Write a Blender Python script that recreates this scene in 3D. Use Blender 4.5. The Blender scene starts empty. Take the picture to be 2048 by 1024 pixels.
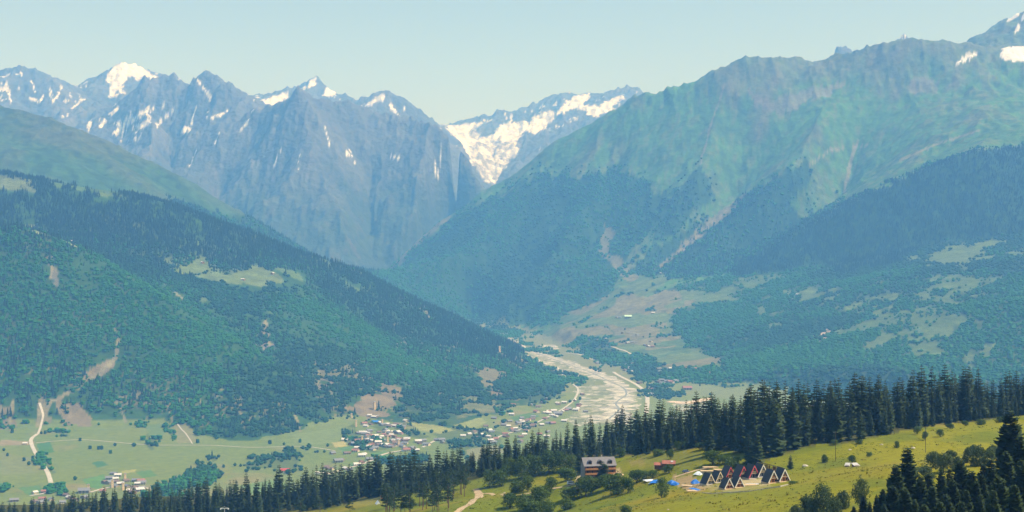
import bpy, bmesh, math, random
import numpy as np
from mathutils import Vector, Matrix

# ------------------------------------------------------------------ camera, sky, sun, exposure
SC = bpy.context.scene
F = 2813.0                                   # focal length in photograph pixels (2048 wide)
cam_d = bpy.data.cameras.new('camera'); cam = bpy.data.objects.new('camera', cam_d)
SC.collection.objects.link(cam)
cam.location = (0, 0, 0); cam.rotation_euler = (math.radians(90), 0, 0)
cam_d.sensor_width = 36.0; cam_d.lens = 36.0 * F / 2048.0
cam_d.clip_start = 1.0; cam_d.clip_end = 60000.0
SC.camera = cam

SUN_EL = math.radians(56.0)
SUN_AZ = math.radians(100.0)                 # clockwise from +Y (view direction): sun to the right, a little behind
world = bpy.data.worlds.new('World'); SC.world = world; world.use_nodes = True
nt = world.node_tree; nt.nodes.clear()
sky = nt.nodes.new('ShaderNodeTexSky'); sky.sky_type = 'NISHITA'; sky.sun_disc = False
sky.sun_elevation = SUN_EL; sky.sun_rotation = SUN_AZ
sky.altitude = 1900.0; sky.air_density = 1.6; sky.dust_density = 3.0; sky.ozone_density = 0.0
bg = nt.nodes.new('ShaderNodeBackground'); bg.inputs['Strength'].default_value = 0.087
wo = nt.nodes.new('ShaderNodeOutputWorld')
nt.links.new(sky.outputs[0], bg.inputs[0]); nt.links.new(bg.outputs[0], wo.inputs[0])

sun_d = bpy.data.lights.new('sun', 'SUN'); sun_d.energy = 4.6; sun_d.angle = math.radians(0.55)
sun_d.color = (1.0, 0.90, 0.83)
sun = bpy.data.objects.new('sun', sun_d); SC.collection.objects.link(sun)
sdir = Vector((math.sin(SUN_AZ) * math.cos(SUN_EL), math.cos(SUN_AZ) * math.cos(SUN_EL), math.sin(SUN_EL)))
sun.rotation_euler = sdir.to_track_quat('Z', 'Y').to_euler()
sun.location = (0, 0, 500)

SC.view_settings.view_transform = 'Standard'; SC.view_settings.look = 'None'
SC.view_settings.gamma = 1.0; SC.view_settings.exposure = 0.58; SC.view_settings.use_curve_mapping = False
SC.cycles.use_denoising = True
SC.cycles.max_bounces = 5; SC.cycles.diffuse_bounces = 2; SC.cycles.glossy_bounces = 1
SC.cycles.transmission_bounces = 2; SC.cycles.volume_bounces = 1; SC.cycles.transparent_max_bounces = 4

HAZE_DENSITY = 1.0e-4
HAZE_COLOR = (0.125, 0.385, 1.0)

# ------------------------------------------------------------------ helpers
COL = SC.collection
RNG = random.Random(7)
def link(o, parent=None):
    COL.objects.link(o)
    if parent is not None: o.parent = parent
    return o
def tag(o, label, cat, group=None):
    o['label'] = label; o['category'] = cat
    if group: o['group'] = group
    return o
def struct(o): o['kind'] = 'structure'; return o
def empty(name, loc, rz=0.0):
    o = bpy.data.objects.new(name, None); o.location = loc; o.rotation_euler = (0, 0, rz)
    o.empty_display_size = 1.0
    return link(o)
def mesh_obj(name, me, parent=None):
    return link(bpy.data.objects.new(name, me), parent)
def copy_tree(o, parent=None):
    c = o.copy(); COL.objects.link(c); c.parent = parent
    for ch in list(o.children): copy_tree(ch, c)
    return c

class MB:
    """collects verts and faces, then becomes one mesh"""
    def __init__(s): s.v = []; s.f = []; s.mi = []; s.cur = 0
    def poly(s, pts):
        n = len(s.v); s.v += [tuple(p) for p in pts]; s.f.append(tuple(range(n, n + len(pts)))); s.mi.append(s.cur)
        return s
    def hexa(s, b, t):
        """bottom ring b, top ring t (same count, ccw from above)"""
        k = len(b); n = len(s.v); s.v += [tuple(p) for p in b] + [tuple(p) for p in t]
        s.f.append(tuple(n + i for i in reversed(range(k)))); s.f.append(tuple(n + k + i for i in range(k)))
        for i in range(k):
            j = (i + 1) % k; s.f.append((n + i, n + j, n + k + j, n + k + i))
        s.mi += [s.cur] * (k + 2)
        return s
    def box(s, x0, x1, y0, y1, z0, z1):
        return s.hexa([(x0, y0, z0), (x1, y0, z0), (x1, y1, z0), (x0, y1, z0)], [(x0, y0, z1), (x1, y0, z1), (x1, y1, z1), (x0, y1, z1)])
    def tube(s, pts, rads, n=6):
        base = len(s.v)
        for p, r in zip(pts, rads):
            for i in range(n):
                a = 2 * math.pi * i / n; s.v.append((p[0] + r * math.cos(a), p[1] + r * math.sin(a), p[2]))
        for k in range(len(pts) - 1):
            for i in range(n):
                j = (i + 1) % n
                s.f.append((base + k * n + i, base + k * n + j, base + (k + 1) * n + j, base + (k + 1) * n + i)); s.mi.append(s.cur)
        s.f.append(tuple(base + (len(pts) - 1) * n + i for i in range(n))); s.mi.append(s.cur)
        return s
    def bar(s, a, b, w, up=(0, 0, 1)):
        a = Vector(a); b = Vector(b); d = (b - a).normalized(); u = Vector(up)
        if abs(d.dot(u)) > .95: u = Vector((1, 0, 0))
        e = d.cross(u).normalized() * w / 2; g = d.cross(e).normalized() * w / 2
        return s.hexa([a - e - g, a + e - g, a + e + g, a - e + g], [b - e - g, b + e - g, b + e + g, b - e + g])
    def mesh(s, name, mats, smooth=False):
        me = bpy.data.meshes.new(name); me.from_pydata(s.v, [], s.f)
        for m in (mats if isinstance(mats, (list, tuple)) else [mats]): me.materials.append(m)
        if len(me.polygons) == len(s.mi): me.polygons.foreach_set('material_index', s.mi)
        if smooth: me.polygons.foreach_set('use_smooth', [True] * len(me.polygons))
        me.validate(); me.update()
        return me
    def build(s, name, mats, parent=None, smooth=False): return mesh_obj(name, s.mesh(name, mats, smooth), parent)

def np_mesh(name, verts, quads, mats, smooth=True, col=None, mat_index=None):
    me = bpy.data.meshes.new(name)
    nv, nf, k = len(verts), len(quads), quads.shape[1]
    me.vertices.add(nv); me.vertices.foreach_set('co', np.ascontiguousarray(verts, dtype=np.float32).ravel())
    me.loops.add(nf * k); me.loops.foreach_set('vertex_index', np.ascontiguousarray(quads, dtype=np.int32).ravel())
    me.polygons.add(nf); me.polygons.foreach_set('loop_start', np.arange(nf, dtype=np.int32) * k)
    me.polygons.foreach_set('loop_total', np.full(nf, k, dtype=np.int32))
    if smooth: me.polygons.foreach_set('use_smooth', np.ones(nf, dtype=bool))
    for m in mats: me.materials.append(m)
    if mat_index is not None: me.polygons.foreach_set('material_index', mat_index.astype(np.int32))
    me.update(calc_edges=True)
    if col is not None:
        at = me.color_attributes.new('Col', 'FLOAT_COLOR', 'POINT')
        c4 = np.ones((nv, 4), dtype=np.float32); c4[:, :3] = col; at.data.foreach_set('color', c4.ravel())
    return me

# ------------------------------------------------------------------ noise
def hash2(ix, iy, seed=0):
    a = (ix.astype(np.int64) * 374761393 + iy.astype(np.int64) * 668265263 + seed * 974711) & 0xffffffff
    a = ((a ^ (a >> 13)) * 1274126177) & 0xffffffff
    a = (a ^ (a >> 16)) & 0xffffffff
    b = (a * 2246822519) & 0xffffffff; b = b ^ (b >> 15)
    return (a & 0xffff).astype(np.float32) / 65535.0, (b & 0xffff).astype(np.float32) / 65535.0
def vnoise(x, y, seed=0):
    ix = np.floor(x); iy = np.floor(y); fx = (x - ix).astype(np.float32); fy = (y - iy).astype(np.float32)
    fx = fx * fx * fx * (fx * (fx * 6 - 15) + 10); fy = fy * fy * fy * (fy * (fy * 6 - 15) + 10)
    ix = ix.astype(np.int64); iy = iy.astype(np.int64)
    a = hash2(ix, iy, seed)[0]; b = hash2(ix + 1, iy, seed)[0]; c = hash2(ix, iy + 1, seed)[0]; d = hash2(ix + 1, iy + 1, seed)[0]
    return (a * (1 - fx) + b * fx) * (1 - fy) + (c * (1 - fx) + d * fx) * fy
def fbm(x, y, scale, octs=4, seed=0, gain=.5):
    s = 0; amp = 1; tot = 0; f = 1.0 / scale
    for o in range(octs):
        s = s + amp * (vnoise(x * f + 17.3 * o, y * f - 9.1 * o, seed + o) * 2 - 1); tot += amp; amp *= gain; f *= 2.03
    return s / tot
def ridged(x, y, scale, octs=4, seed=0):
    s = 0; amp = 1; tot = 0; f = 1.0 / scale
    for o in range(octs):
        n = 1 - np.abs(vnoise(x * f + 5.3 * o, y * f + 3.7 * o, seed + o) * 2 - 1); s = s + amp * n * n; tot += amp; amp *= .5; f *= 2.1
    return s / tot
def erosion(x, y, gx, gy, scale, octs=5, gain=.5, seed=3, branch=1.2):
    """gullies that run down the slope"""
    m = np.sqrt(gx * gx + gy * gy) + 1e-5
    dx0 = (-gy / m).astype(np.float32); dy0 = (gx / m).astype(np.float32)
    h = np.zeros_like(dx0); amp = 1.0; f = 1.0 / scale; ddx = np.zeros_like(dx0); ddy = np.zeros_like(dx0); tot = 0
    for o in range(octs):
        X = x * f + 31.7 * o; Y = y * f + 11.9 * o
        ix = np.floor(X); iy = np.floor(Y); fx = (X - ix).astype(np.float32); fy = (Y - iy).astype(np.float32)
        ix = ix.astype(np.int64); iy = iy.astype(np.int64)
        dx = dx0 - ddy * branch; dy = dy0 + ddx * branch
        va = 0; vx = 0; vy = 0; wt = 0
        for i in (-1, 0, 1):
            for j in (-1, 0, 1):
                hx, hy = hash2(ix + i, iy + j, seed + o)
                qx = fx - i - hx; qy = fy - j - hy
                w = np.exp(-(qx * qx + qy * qy) * 2.2)
                ph = (qx * dx + qy * dy) * 6.2832 * .8
                c = np.cos(ph) * w; s = np.sin(ph) * w
                va = va + c; vx = vx - s * dx; vy = vy - s * dy; wt = wt + w
        h = h + amp * va / wt; ddx = ddx + amp * vx / wt; ddy = ddy + amp * vy / wt
        tot += amp; amp *= gain; f *= 2.0
    return h / tot
def sstep(a, b, x): t = np.clip((x - a) / (b - a), 0, 1); return t * t * (3 - 2 * t)

# ------------------------------------------------------------------ the land: ridges and valleys as lines in space
def P(px, py, Y): return ((px - 1024.0) / F * Y, Y, -(py - 512.0) / F * Y)
FL_Y = [1500, 2500, 3200, 4200, 5200, 6800, 8600, 10500, 12500]
FL_Z = [-570, -565, -560, -545, -530, -500, -470, -430, -330]
def zfloor(Y): return np.interp(Y, FL_Y, FL_Z)
def onfloor(px, py):
    Y = 4500.0
    for _ in range(30): Y = -zfloor(Y) / ((py - 512.0) / F)
    return Y

LINES = []          # each a list of world points
def L(*pts): LINES.append([P(*p) for p in pts])
def W(*pts): LINES.append([((px - 1024.0) / F * Y, Y, z) for px, Y, z in pts])
# left forested mountain: crest, near spur, ravine behind it
L((-500,300,6700),(-150,330,6500),(0,343,6500),(100,360,6450),(200,374,6450),(270,384,6450),(330,404,6500),(400,430,6550),(480,461,6600),(560,492,6700),(640,517,6750),(700,537,6800),(765,562,6900),(820,591,6950),(880,619,7000),(940,647,7050),(1000,677,7050),(1035,692,6980))
L((-400,400,5500),(0,448,5400),(60,456,5350),(150,493,5300),(280,562,5200),(420,650,5050),(560,736,4850),(660,806,4650))
W((-300,6000,120),(0,5850,60),(180,5700,0),(300,5520,-125),(400,5370,-245),(500,5220,-365),(600,5020,-470))
L((330,545,5900),(430,556,5950),(540,566,6000)); L((350,520,6080),(480,535,6150),(600,550,6200)); L((760,640,6300),(800,700,5950),(850,760,5500))
# green mountain behind it
L((-500,120,9600),(-100,188,9300),(0,205,9200),(60,226,9100),(150,256,9000),(230,291,8950),(300,326,8900),(380,366,8900),(450,403,8900),(520,446,8950),(580,481,9000),(650,526,9100),(720,566,9200))
W((-400,7600,330),(0,7500,270),(300,7600,150),(500,7800,-10),(700,8000,-250),(880,8300,-440))
W((-400,10400,200),(0,10400,80),(300,10500,-80),(550,10700,-220),(700,10700,-340),(790,10600,-420))
L((60,300,8300),(180,345,8200),(300,400,8100)); 
# rocky mountain in the middle
L((522,222,13500),(535,220,13450),(560,203,13200),(580,188,13050),(600,177,13000),(618,188,13050),(650,195,13200),(700,207,13300),(730,212,13300),(760,225,13300),(790,230,13250),(820,238,13200),(860,236,13000),(880,250,12950),(900,268,12900),(925,300,12800),(945,335,12800),(965,368,12750),(985,400,12700))
L((600,177,13000),(622,250,12700),(640,330,12350),(670,410,11900),(700,480,11500))
L((860,236,13000),(850,320,12600),(835,400,12200),(800,490,11600))
W((740,12750,700),(740,12300,380),(745,11800,60),(750,11300,-260))
W((915,12350,320),(880,12100,60),(850,11800,-140))
L((522,222,13500),(500,300,13000),(520,390,12300),(560,470,11500))
W((440,12900,600),(430,12200,250),(450,11500,-60))
L((520,218,14200),(500,196,14250),(480,182,14200),(455,164,14200),(440,170,14300),(430,155,14400),(420,150,14500),(405,143,14500),(392,152,14500),(380,168,14600),(365,170,14650),(352,155,14700),(340,148,14700),(326,152,14750),(315,172,14800),(303,165,14900),(290,146,15000),(278,165,15000),(262,172,15000),(245,190,15050),(225,205,15100),(205,225,15100),(180,250,15000))
L((455,164,14200),(430,240,13700),(400,330,13000),(380,400,12300)); L((405,143,14500),(385,200,14200)); L((290,146,15000),(280,200,14500),(300,250,14000),(320,330,13200))
W((345,14300,1350),(340,13800,1050),(345,13200,760)); W((240,14400,1220),(250,13900,1080),(260,13300,850),(280,12500,500),(300,11600,150))
L((150,255,14800),(130,290,14200),(160,320,13500)); 
# snow dome and far left ridge
L((160,190,17000),(180,170,17100),(200,152,17200),(215,138,17300),(228,128,17500),(250,122,17600),(270,120,17650),(290,127,17600),(305,138,17600),(325,148,17600),(345,165,17600),(380,185,17800))
L((-600,120,17500),(-300,135,17000),(-100,142,16700),(0,141,16500),(25,138,16500),(40,128,16500),(55,134,16500),(75,140,16500),(95,155,16500),(120,160,16500),(140,172,16500),(155,186,16600))
W((60,15600,1500),(60,14600,1000),(60,13400,500),(60,12000,250)); L((40,128,16500),(30,200,15800),(20,260,15000)); L((120,160,16500),(110,220,15700),(90,280,14800))
W((230,16200,1750),(240,15700,1500))
# snow peaks behind the middle mountain
L((505,205,18200),(525,192,18100),(550,186,18000),(575,180,18000),(600,166,18000),(622,158,18000),(638,153,18000),(650,164,18000),(665,180,18000),(690,190,17800),(710,198,17500))
W((400,18500,1500),(480,18800,1500)); W((560,16000,1380),(640,16000,1420))
L((710,206,16200),(725,200,16000),(745,192,16000),(765,186,16000),(778,183,16000),(790,188,16000),(800,182,16000),(812,192,16000),(828,205,16000),(845,220,16000),(865,240,16000),(880,262,15800),(900,330,15200))
W((700,14600,1000),(800,14600,950),(870,14400,800))
# glacier valley
L((885,252,19200),(905,248,19300),(940,244,19500),(962,240,19500),(978,230,18800),(992,226,18600),(1005,234,18500),(1012,220,18500),(1022,230,18500),(1042,228,18500),(1065,209,18800),(1080,205,18900),(1100,193,19000),(1120,188,19000),(1135,187,19000),(1150,192,19000),(1165,189,19000),(1180,187,19000),(1200,192,19000),(1225,192,19000),(1245,186,18800),(1258,176,18600),(1268,174,18500),(1280,184,18500),(1310,200,18500),(1450,190,18500),(1700,180,18500))
W((930,18200,1560),(960,17400,1400),(985,16600,1220),(985,15900,1000),(985,15300,800),(975,14500,520),(955,13600,250),(915,12900,30),(860,12200,-200),(800,11600,-330),(765,11000,-405))
L((1022,232,18500),(1000,262,17800)); L((1130,187,19000),(1110,225,18000),(1065,275,17000),(1035,305,16300),(1020,340,15600))
L((1268,176,18500),(1200,240,17000),(1140,280,16200)); L((1050,268,17400),(1090,235,18100))
# right mountain: skyline, ravines and spurs
L((735,575,10950),(760,547,11000),(800,505,11000),(840,470,11000),(870,446,11000),(930,408,11000),(985,371,11000),(1020,346,10950),(1060,318,10950),(1105,288,10900),(1150,262,10900),(1190,236,10850),(1230,213,10800),(1262,198,10750),(1290,180,10700),(1330,172,10650),(1370,156,10600),(1400,150,10600),(1430,135,10500),(1460,117,10500),(1485,103,10500),(1505,108,10500),(1525,118,10550),(1560,116,10600),(1600,118,10700),(1622,118,10700),(1640,128,10700),(1662,112,10650),(1685,103,10600),(1710,98,10550),(1740,94,10500),(1775,86,10500),(1810,76,10450),(1845,69,10400),(1870,74,10400),(1895,84,10400),(1920,80,10400),(1945,79,10400),(1975,100,10400),(2010,110,10300),(2048,118,10200),(2120,100,10300),(2400,70,10500))
L((1935,90,11500),(1948,74,11400),(1962,66,11400),(1985,45,11500),(2008,40,11500),(2030,20,11500),(2048,22,11500),(2090,-20,11600),(2250,-60,11800),(2450,0,11800))
L((1672,112,15200),(1680,92,15000),(1688,86,15000),(1700,88,15000),(1704,100,15000),(1715,115,15200)); L((1785,88,15200),(1795,70,15000),(1805,64,15000),(1815,72,15000),(1830,82,15200))
W((1250,12800,300),(1500,13000,350),(1800,13000,500),(2050,13000,700),(2400,13200,800)); W((1250,15500,600),(1550,15800,600),(1900,16500,600),(2300,16500,700))
L((1480,520,9100),(1600,450,9300),(1690,385,9500),(1705,320,9700),(1740,250,9900),(1790,190,10100))
L((1250,556,9000),(1400,470,9450),(1470,400,9700),(1500,330,9900),(1530,235,10150))
L((1370,510,9250),(1440,460,9200),(1520,405,9200),(1600,322,9450),(1640,250,9800),(1660,180,10150))
L((1230,545,9200),(1330,470,9300),(1400,400,9500),(1420,310,9900),(1440,220,10250))
W((1050,9500,-260),(1150,9500,-60),(1200,9700,150),(1240,9900,420),(1270,10250,780))
L((830,560,9700),(950,480,10100),(1060,400,10350),(1180,300,10550)); W((960,9250,-410),(1050,9850,-40),(1130,10100,260))
L((1000,600,8900),(1080,530,9250),(1150,440,9800),(1230,340,10250))
L((1450,542,8700),(1500,515,8600),(1560,488,8500),(1630,446,8420),(1700,404,8400),(1780,370,8350),(1850,338,8300),(1960,300,8300),(2060,300,8400),(2200,260,8500),(2450,200,8700))
L((1960,300,8300),(1990,240,9100),(2020,180,9800)); L((1800,330,9000),(1850,260,9500),(1890,180,10000)); L((2060,250,9200),(2100,180,9800))
# bench and fan below it
L((1270,550,8900),(1300,600,8200),(1330,650,7500),(1400,690,6800),(1440,715,6450)); L((1190,645,8000),(1300,640,7600)); L((1120,650,8100),(1190,690,7200))
L((1450,600,7800),(1600,570,7600),(1800,545,7200),(2048,520,6900),(2450,470,6900))
L((1450,548,8500),(1560,545,8100),(1700,520,8000),(1850,495,7900),(2048,470,7800),(2400,430,7800))
L((1500,650,6900),(1650,650,6500),(1850,620,6200),(2048,600,6000),(2450,580,5900)); L((1550,730,5700),(1700,740,5400),(1850,720,5200),(2048,710,5000),(2450,700,4800))
FLOOR_PX = [(-500,848),(0,852),(130,850),(250,850),(330,852),(480,888),(560,868),(680,840),(740,835),(860,862),(930,850),(1000,822),(1100,798),(1128,772),(1090,730),(1030,696),(960,662),(930,640),(1000,648),(1060,664),(1150,696),(1230,722),(1330,765),(1500,772),(1700,792),(2450,800)]

GX0, GX1, GY0, GY1, CELL = -13500.0, 13500.0, 1500.0, 21500.0, 50.0
NXg = int((GX1 - GX0) / CELL); NYg = int((GY1 - GY0) / CELL)
def solve_base():
    S = np.zeros((NYg, NXg)); N = np.zeros((NYg, NXg))
    for ln in LINES:
        a = np.array(ln); out = []
        for p, q in zip(a[:-1], a[1:]):
            n = max(2, int(np.linalg.norm(q[:2] - p[:2]) / 15)); t = np.linspace(0, 1, n)[:, None]; out.append(p + (q - p) * t)
        o = np.concatenate(out)
        i = ((o[:, 0] - GX0) / CELL).astype(int); j = ((o[:, 1] - GY0) / CELL).astype(int)
        ok = (i >= 0) & (i < NXg) & (j >= 0) & (j < NYg)
        np.add.at(S, (j[ok], i[ok]), o[ok, 2]); np.add.at(N, (j[ok], i[ok]), 1)
    # the flat valley floor
    poly = np.array([(((px - 1024) / F) * onfloor(px, py), onfloor(px, py)) for px, py in FLOOR_PX])
    poly = np.concatenate([poly, [(9000., 1400.), (-9000., 1400.)]])
    xs = GX0 + (np.arange(NXg) + .5) * CELL; ys = GY0 + (np.arange(NYg) + .5) * CELL
    XX, YY = np.meshgrid(xs, ys)
    ins = inpoly(XX, YY, poly) & (YY < 10500)
    fl = ins & (N == 0)
    S[fl] = zfloor(YY[fl]); N[fl] = 1
    # far edge falls away
    S[-2:, :] = 500; N[-2:, :] = 1
    lev = []
    s, n = S, N
    while True:
        lev.append((s, n))
        if min(s.shape) < 24: break
        h, w = (s.shape[0] // 2) * 2, (s.shape[1] // 2) * 2
        s = s[:h, :w].reshape(h // 2, 2, w // 2, 2).sum((1, 3)); n = n[:h, :w].reshape(h // 2, 2, w // 2, 2).sum((1, 3))
    z = None
    for s, n in reversed(lev):
        fix = n > 0; val = np.where(fix, s / np.maximum(n, 1e-9), 0)
        if z is None: z = np.where(fix, val, val[fix].mean())
        else:
            z = np.repeat(np.repeat(z, 2, 0), 2, 1); z = np.pad(z, ((0, max(0, s.shape[0] - z.shape[0])), (0, max(0, s.shape[1] - z.shape[1]))), mode='edge')[:s.shape[0], :s.shape[1]]
            z = np.where(fix, val, z)
        for _ in range(90):
            p = np.pad(z, 1, mode='edge'); z = np.where(fix, val, (p[:-2, 1:-1] + p[2:, 1:-1] + p[1:-1, :-2] + p[1:-1, 2:]) * .25)
    zz = z.copy()
    for _ in range(2):
        p = np.pad(z, 1, mode='edge'); z = .5 * z + .125 * (p[:-2, 1:-1] + p[2:, 1:-1] + p[1:-1, :-2] + p[1:-1, 2:])
    rocky = sstep(10800, 12500, YY)
    return z * (1 - rocky) + zz * rocky, ins.astype(float)
def inpoly(x, y, poly):
    r = np.zeros(x.shape, dtype=bool); n = len(poly)
    for k in range(n):
        x0, y0 = poly[k]; x1, y1 = poly[(k + 1) % n]
        if y0 == y1: continue
        c = ((y0 > y) != (y1 > y)) & (x < (x1 - x0) * (y - y0) / (y1 - y0) + x0); r ^= c
    return r
def bil(g, x, y):
    i = np.clip((x - GX0) / CELL - .5, 0, NXg - 1.001); j = np.clip((y - GY0) / CELL - .5, 0, NYg - 1.001)
    i0 = i.astype(int); j0 = j.astype(int); a = i - i0; b = j - j0
    return (g[j0, i0] * (1 - a) + g[j0, i0 + 1] * a) * (1 - b) + (g[j0 + 1, i0] * (1 - a) + g[j0 + 1, i0 + 1] * a) * b

# near hill: thin-plate surface through ground points
HP = [P(*p) for p in [(1450,975,700),(1450,988,668),(1300,1000,700),(1197,957,1000),(1140,915,1100),(1300,900,975),(1450,905,815),(1540,922,780),(1640,890,810),(1800,862,840),(1900,850,900),(2048,832,920),(2250,815,960),
    (1100,1024,815),(950,1000,900),(900,1024,850),(1300,1024,640),(1600,1024,540),(1800,1024,460),(2048,1000,430),(1750,940,610),(2000,915,600),(1560,965,695),
    (900,965,1120),(780,1000,1130),(650,1020,1180),(480,1040,1220),(200,1062,1250),(0,1075,1280),(-250,1085,1300),(1820,1120,340),(2060,1110,340),(2300,1050,400),
    (0,1250,400),(-300,1250,500),(0,1160,800),(500,1150,700),(1024,1160,450),(1024,1085,650),(2300,960,600)]]
HP += [(-20, 20, -62), (60, 150, -66), (-60, 160, -75), (160, 100, -58)]
for px, yc, z0 in [(-400,1330,-215),(-100,1320,-205),(300,1270,-190),(600,1220,-178),(900,1180,-165),(1200,1150,-140),(1500,960,-108),(1800,980,-100),(2048,1040,-105),(2400,1080,-105)]:
    for dy, dz in ((160, -55), (450, -200)): HP.append(((px - 1024) / F * (yc + dy), yc + dy, z0 + dz))
    HP.append(((px - 1024) / F * 2300, 2300, -520)); HP.append(((px - 1024) / F * 2700, 2700, -563))
HP = np.array(HP) ; _S = 1000.0
def _tps(r2): return np.where(r2 > 1e-12, .5 * r2 * np.log(np.maximum(r2, 1e-12)), 0)
def fit_tps():
    p = HP[:, :2] / _S; n = len(p)
    K = _tps(((p[:, None] - p[None]) ** 2).sum(-1)) + np.eye(n) * 2e-4
    Q = np.hstack([np.ones((n, 1)), p]); A = np.block([[K, Q], [Q.T, np.zeros((3, 3))]])
    return np.linalg.solve(A, np.concatenate([HP[:, 2], np.zeros(3)]))
TPSW = fit_tps()
def hill(x, y):
    p = HP[:, :2] / _S; sh = x.shape; x = x.ravel() / _S; y = y.ravel() / _S; n = len(p)
    z = TPSW[n] + TPSW[n + 1] * x + TPSW[n + 2] * y
    for k in range(n): z = z + TPSW[k] * _tps((x - p[k, 0]) ** 2 + (y - p[k, 1]) ** 2)
    return z.reshape(sh)

BASE, FLOORG = solve_base()
GRY, GRX = np.gradient(BASE, CELL)

# the land sheet: rows of growing spacing, columns fanning out from the viewpoint hill
COLS = (np.linspace(-330, 2380, 1010) - 1024.0) / F
ROWS = np.concatenate([np.geomspace(45, 1500, 230)[:-1], np.geomspace(1500, 2750, 26)[:-1], np.geomspace(2750, 7600, 335)[:-1], np.geomspace(7600, 12000, 175)[:-1], np.geomspace(12000, 21000, 262)])
NR, NC = len(ROWS), len(COLS)
YV = np.repeat(ROWS[:, None], NC, 1); XV = YV * COLS[None, :]
NEAR = ROWS < 2760
def gorge_line(px): return np.interp(px, [-400,500,720,760,850,985,1300,2500], [10450,10650,10700,10800,11950,12300,12900,13200])
def ravine_line(px): return np.interp(px, [-400,0,300,500,700,880], [7600,7500,7600,7800,8000,8300])
def build_heights():
    far = bil(BASE, XV, YV); fl = bil(FLOORG, XV, YV); gx = bil(GRX, XV, YV); gy = bil(GRY, XV, YV)
    pxv = 1024 + F * XV / YV
    rocky = sstep(-300, 300, YV - gorge_line(pxv))
    mid = np.where(pxv < 780, (YV > ravine_line(pxv)) * 1.0, sstep(8300, 9200, YV)) * (1 - rocky)
    amp = (22 + 30 * mid + 50 * rocky) * (1 + .7 * fbm(XV, YV, 1500, 3, 77))
    m = YV > 2700
    er = np.zeros_like(far); ys, xs = XV[m], YV[m]
    # one coarse set of gullies for the big mountains, a finer one for the wooded slopes
    er[m] = erosion(XV[m], YV[m], gx[m], gy[m], 620.0, 5, .52)
    slope = np.clip(np.sqrt(gx ** 2 + gy ** 2) / .45, 0, 1)
    z = far + er * amp * slope * (1 - fl)
    jag = ridged(XV, YV, 420, 4, 11) - .5
    z += jag * (rocky * 75 + mid * 34 + 14) * slope * (1 - fl)
    big = (YV > 7400) & (rocky + mid > .2); e2 = np.zeros_like(far)
    e2[big] = erosion(XV[big], YV[big], gx[big], gy[big], 210.0, 4, .55, 17, 1.6)
    z += e2 * (rocky * 30 + mid * 6) * slope * (1 - fl)
    top_ = np.maximum(rocky, mid * sstep(950, 1250, z))
    z += (ridged(XV, YV, 260, 3, 15) - .45) * (rocky * 78 + top_ * (1 - rocky) * 62) + (ridged(XV, YV, 90, 2, 16) - .5) * top_ * 30
    er = er + .45 * e2
    z += fbm(XV, YV, 500, 3, 4) * 3.0 * fl * (YV > 2900)
    k = NEAR
    hz = hill(XV[k], YV[k]); hz += fbm(XV[k], YV[k], 60, 4, 21) * .9
    w = sstep(2250, 2700, YV[k]); z[k] = hz * (1 - w) + z[k] * w
    return z, fl, rocky, mid, er, jag
ZV, FLV, ROCKV, MIDV, ERV, JAGV = build_heights()
PXV = 1024 + F * XV / YV
PYV = 512 - F * ZV / YV
TOPV = np.maximum.accumulate(ZV / YV, axis=0)              # which land is in sight
def in_sight(i_row, i_col, lift): 
    j = np.maximum(i_row - 1, 0); return (ZV[i_row, i_col] + lift) / YV[i_row, i_col] >= TOPV[j, i_col] - 1e-5
def colrow(x, y):
    c = np.clip((x / y - COLS[0]) / (COLS[1] - COLS[0]), 0, NC - 1.001); r = np.clip(np.interp(y, ROWS, np.arange(NR)), 0, NR - 1.001)
    return r, c
def samp(g, x, y):
    x = np.asarray(x, float); y = np.asarray(y, float)
    r, c = colrow(x, y); r0 = r.astype(int); c0 = c.astype(int); a = c - c0; b = r - r0
    return (g[r0, c0] * (1 - a) + g[r0, c0 + 1] * a) * (1 - b) + (g[r0 + 1, c0] * (1 - a) + g[r0 + 1, c0 + 1] * a) * b
def ground(x, y): return float(samp(ZV, x, y))
def hit(px, py, ymin=0.0):
    """the place on the land that is seen at a point of the photograph"""
    c = (((px - 1024) / F) - COLS[0]) / (COLS[1] - COLS[0]); c = min(max(c, 0), NC - 1.001); c0 = int(c); a = c - c0
    col = PYV[:, c0] * (1 - a) + PYV[:, c0 + 1] * a
    k0 = int(np.searchsorted(ROWS, ymin)); idx = np.nonzero(col[k0:] <= py)[0]
    k = k0 + int(idx[0]) if len(idx) else NR - 1
    if k > k0 and col[k - 1] > py: t = (col[k - 1] - py) / (col[k - 1] - col[k]); Y = ROWS[k - 1] + t * (ROWS[k] - ROWS[k - 1])
    else: Y = ROWS[k]
    X = (px - 1024) / F * Y
    return X, Y, ground(X, Y)

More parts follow.
